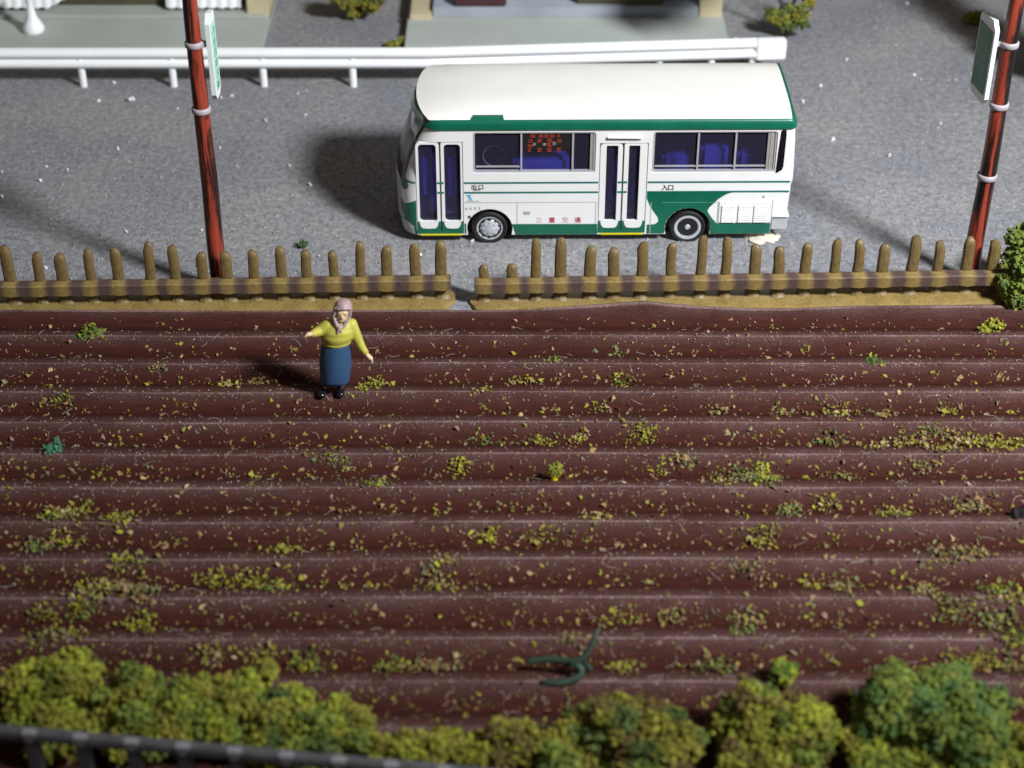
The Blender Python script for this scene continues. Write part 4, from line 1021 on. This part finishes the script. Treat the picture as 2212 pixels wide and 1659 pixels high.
# ------------------------------------------------------------------ farm woman figure
def person():
    base = G(718, 853, .07); root = empty('person', (base.x, base.y, field_world(base.x, base.y) - .005), R(4)); tag(root, 'figure of a woman in mauve headscarf, mustard sweater and blue skirt standing in the field', 'person')
    V3 = Vector
    caps = [('e', (.126, -.01, 1.68), (.115, .125, .175)), ('e', (.126, -.06, 1.60), (.085, .085, .10)), ('c', (.11, .02, 1.38), (.12, .0, 1.58), .075, .075),
            ('e', (.126, -.142, 1.655), (.02, .028, .032)), ('c', (.126, -.125, 1.69), (.126, -.14, 1.66), .014, .02),
            ('e', (.126, -.118, 1.588), (.035, .02, .010)), ('c', (.07, -.118, 1.722), (.10, -.126, 1.726), .014, .014), ('c', (.152, -.126, 1.726), (.182, -.118, 1.722), .014, .014),
            ('c', (.10, 0, 1.4), (.10, 0, .9), .11, .14),
            ('c', (.03, .0, .9), (-.14, -.0, .12), .085, .06), ('c', (.12, .0, .9), (.13, .0, .12), .085, .06), ('c', (.06, 0, .95), (.14, 0, .95), .11, .11),
            ('c', (-.08, .0, 1.42), (-.20, -.03, 1.30), .06, .05), ('c', (-.20, -.03, 1.30), (-.28, -.17, 1.37), .05, .04),
            ('c', (.30, .0, 1.36), (.43, -.05, 1.10), .06, .05), ('c', (.43, -.05, 1.10), (.565, -.11, .87), .05, .036)]
    def hand(w_, d, side, up, curl):
        d = V3(d).normalized(); side = V3(side).normalized(); w_ = V3(w_); out = []
        out.append(('c', w_, w_ + d * .07, .036, .042))
        for i, ln in enumerate((.060, .072, .068, .050)):
            k = w_ + d * .085 + side * (.033 * (i - 1.5) / 1.5); m = k + d * ln * .55 + V3(curl) * .012; e = m + d * ln * .4 + V3(curl) * (.030 + .006 * i)
            out += [('c', k, m, .0135, .012), ('c', m, e, .012, .010)]
        tb = w_ + d * .02 - side * .035; out += [('c', tb, tb - side * .028 + d * .03, .014, .012), ('c', tb - side * .028 + d * .03, tb - side * .034 + d * .06 + V3(curl) * .01, .012, .010)]
        return out
    caps += hand((-.29, -.18, 1.38), (-.8, -.5, .2), (.2, -.5, .85), 0, (.2, -.5, -.5))
    caps += hand((.575, -.115, .855), (.6, -.3, -.72), (.3, -.9, .3), 0, (-.4, -.3, -.3))
    blend('body', caps, M['skin'], root, .0085, 2)
    # eyes and mouth line
    for x in (.086, .166):
        bm = bmesh.new(); bmesh.ops.create_uvsphere(bm, u_segments=10, v_segments=6, radius=1, matrix=Matrix.Translation((x, -.127, 1.695)) @ Matrix.Diagonal((.022, .010, .009, 1))); bm_obj('eye', bm, M['hair'], root, 180)
    bm = bmesh.new(); bmesh.ops.create_uvsphere(bm, u_segments=10, v_segments=6, radius=1, matrix=Matrix.Translation((.126, -.137, 1.588)) @ Matrix.Diagonal((.026, .006, .005, 1))); bm_obj('mouth', bm, M['maroon'], root, 180)
    el = lambda cx, cy, z, rx, ry: ring(cx, cy, z, rx, ry, 24)
    # sweater with sleeves
    sw = [('l', [el(.11, 0, 1.10, .215, .175), el(.11, -.005, 1.13, .235, .195), el(.11, -.01, 1.22, .255, .205), el(.11, -.005, 1.33, .255, .185), el(.11, 0, 1.43, .215, .15), el(.115, .01, 1.52, .12, .10)]),
          ('e', (.11, -.08, 1.31), (.21, .12, .12)),
          ('c', (-.06, .0, 1.42), (-.19, -.03, 1.31), .105, .095), ('c', (-.19, -.03, 1.31), (-.27, -.155, 1.365), .092, .070),
          ('c', (.28, .0, 1.41), (.42, -.04, 1.13), .10, .078), ('c', (.42, -.04, 1.13), (.545, -.10, .905), .074, .055)]
    blend('sweater', sw, M['sweater'], root, .016, 4)
    blend('sweater_hem', [('l', [el(.11, -.005, 1.06, .222, .185), el(.11, -.005, 1.10, .232, .195), el(.11, -.005, 1.135, .225, .185)])], M['sweater'], root, .014, 2)
    rings = []
    for i in range(15):
        t = i / 14; z = 1.09 - .83 * t; rx = .205 + .04 * math.sin(math.pi * min(1, t * 1.15) * .8); ry = .175 + .03 * math.sin(math.pi * t * .8)
        if t > .93: rx *= .97; ry *= .97
        rings.append([((.050 + .06 * (1 - t)) + rx * (1 + .025 * math.sin(5 * a_ + 2 * t)) * math.cos(a_), -.005 + ry * (1 + .03 * math.sin(4 * a_ + 5 * t)) * math.sin(a_), z + (.02 * math.sin(3 * a_) if t > .9 else 0)) for a_ in np.linspace(0, 2 * math.pi, 37)[:-1]])
    bm = bmesh.new(); loft(bm, list(reversed(rings))); sk = bm_obj('skirt', bm, M['skirt'], root, 180)
    # headscarf: hood open at the face, knotted under the chin
    bm = bmesh.new(); NU, NW = 28, 18; vv_ = []
    for j in range(NW + 1):
        ph = math.pi * j / NW * .86; row = []
        for i in range(NU + 1):
            th = R(-58) + R(296) * i / NU     # leaves a gap to the front (-Y)
            a_ = th
            x = .126 + .145 * math.sin(ph) * math.cos(a_); y = .005 + .155 * math.sin(ph) * math.sin(a_); z = 1.69 + .20 * math.cos(ph)
            row.append((x, y, z))
        vv_.append(row)
    bm.free()
    hood = [('l', [el(.126, .035, 1.50, .125, .115), el(.126, .035, 1.60, .142, .135), el(.126, .03, 1.70, .146, .145), el(.126, .02, 1.80, .132, .140), el(.126, .01, 1.86, .095, .105), el(.126, .01, 1.888, .04, .05)])]
    for sgn in (-1, 1):
        hood += [('c', (.126 + sgn * .112, -.065, 1.78), (.126 + sgn * .122, -.070, 1.62), .026, .026), ('c', (.126 + sgn * .122, -.070, 1.62), (.126 + sgn * .05, -.13, 1.475), .026, .034)]
    hood += [('c', (.05, -.095, 1.79), (.126, -.115, 1.815), .03, .032), ('c', (.126, -.115, 1.815), (.20, -.095, 1.79), .032, .03),
             ('e', (.115, -.15, 1.465), (.045, .035, .035)), ('c', (.11, -.16, 1.455), (.085, -.185, 1.36), .035, .018), ('c', (.12, -.16, 1.455), (.14, -.18, 1.385), .03, .016)]
    sc = blend('headscarf', hood, M['scarf'], root, .011, 3)
    for x in (-.15, .135):
        blend('boot', [('c', (x * .6, .0, .42), (x, .0, .1), .066, .062), ('c', (x, .0, .075), (x - .01, -.13, .06), .07, .062)], M['boot'], root, .012, 3)
    for ch in root.children:
        for v in ch.data.vertices:
            v.co.x += .16 * max(0, v.co.z - 1.0); v.co.z *= .885
person()
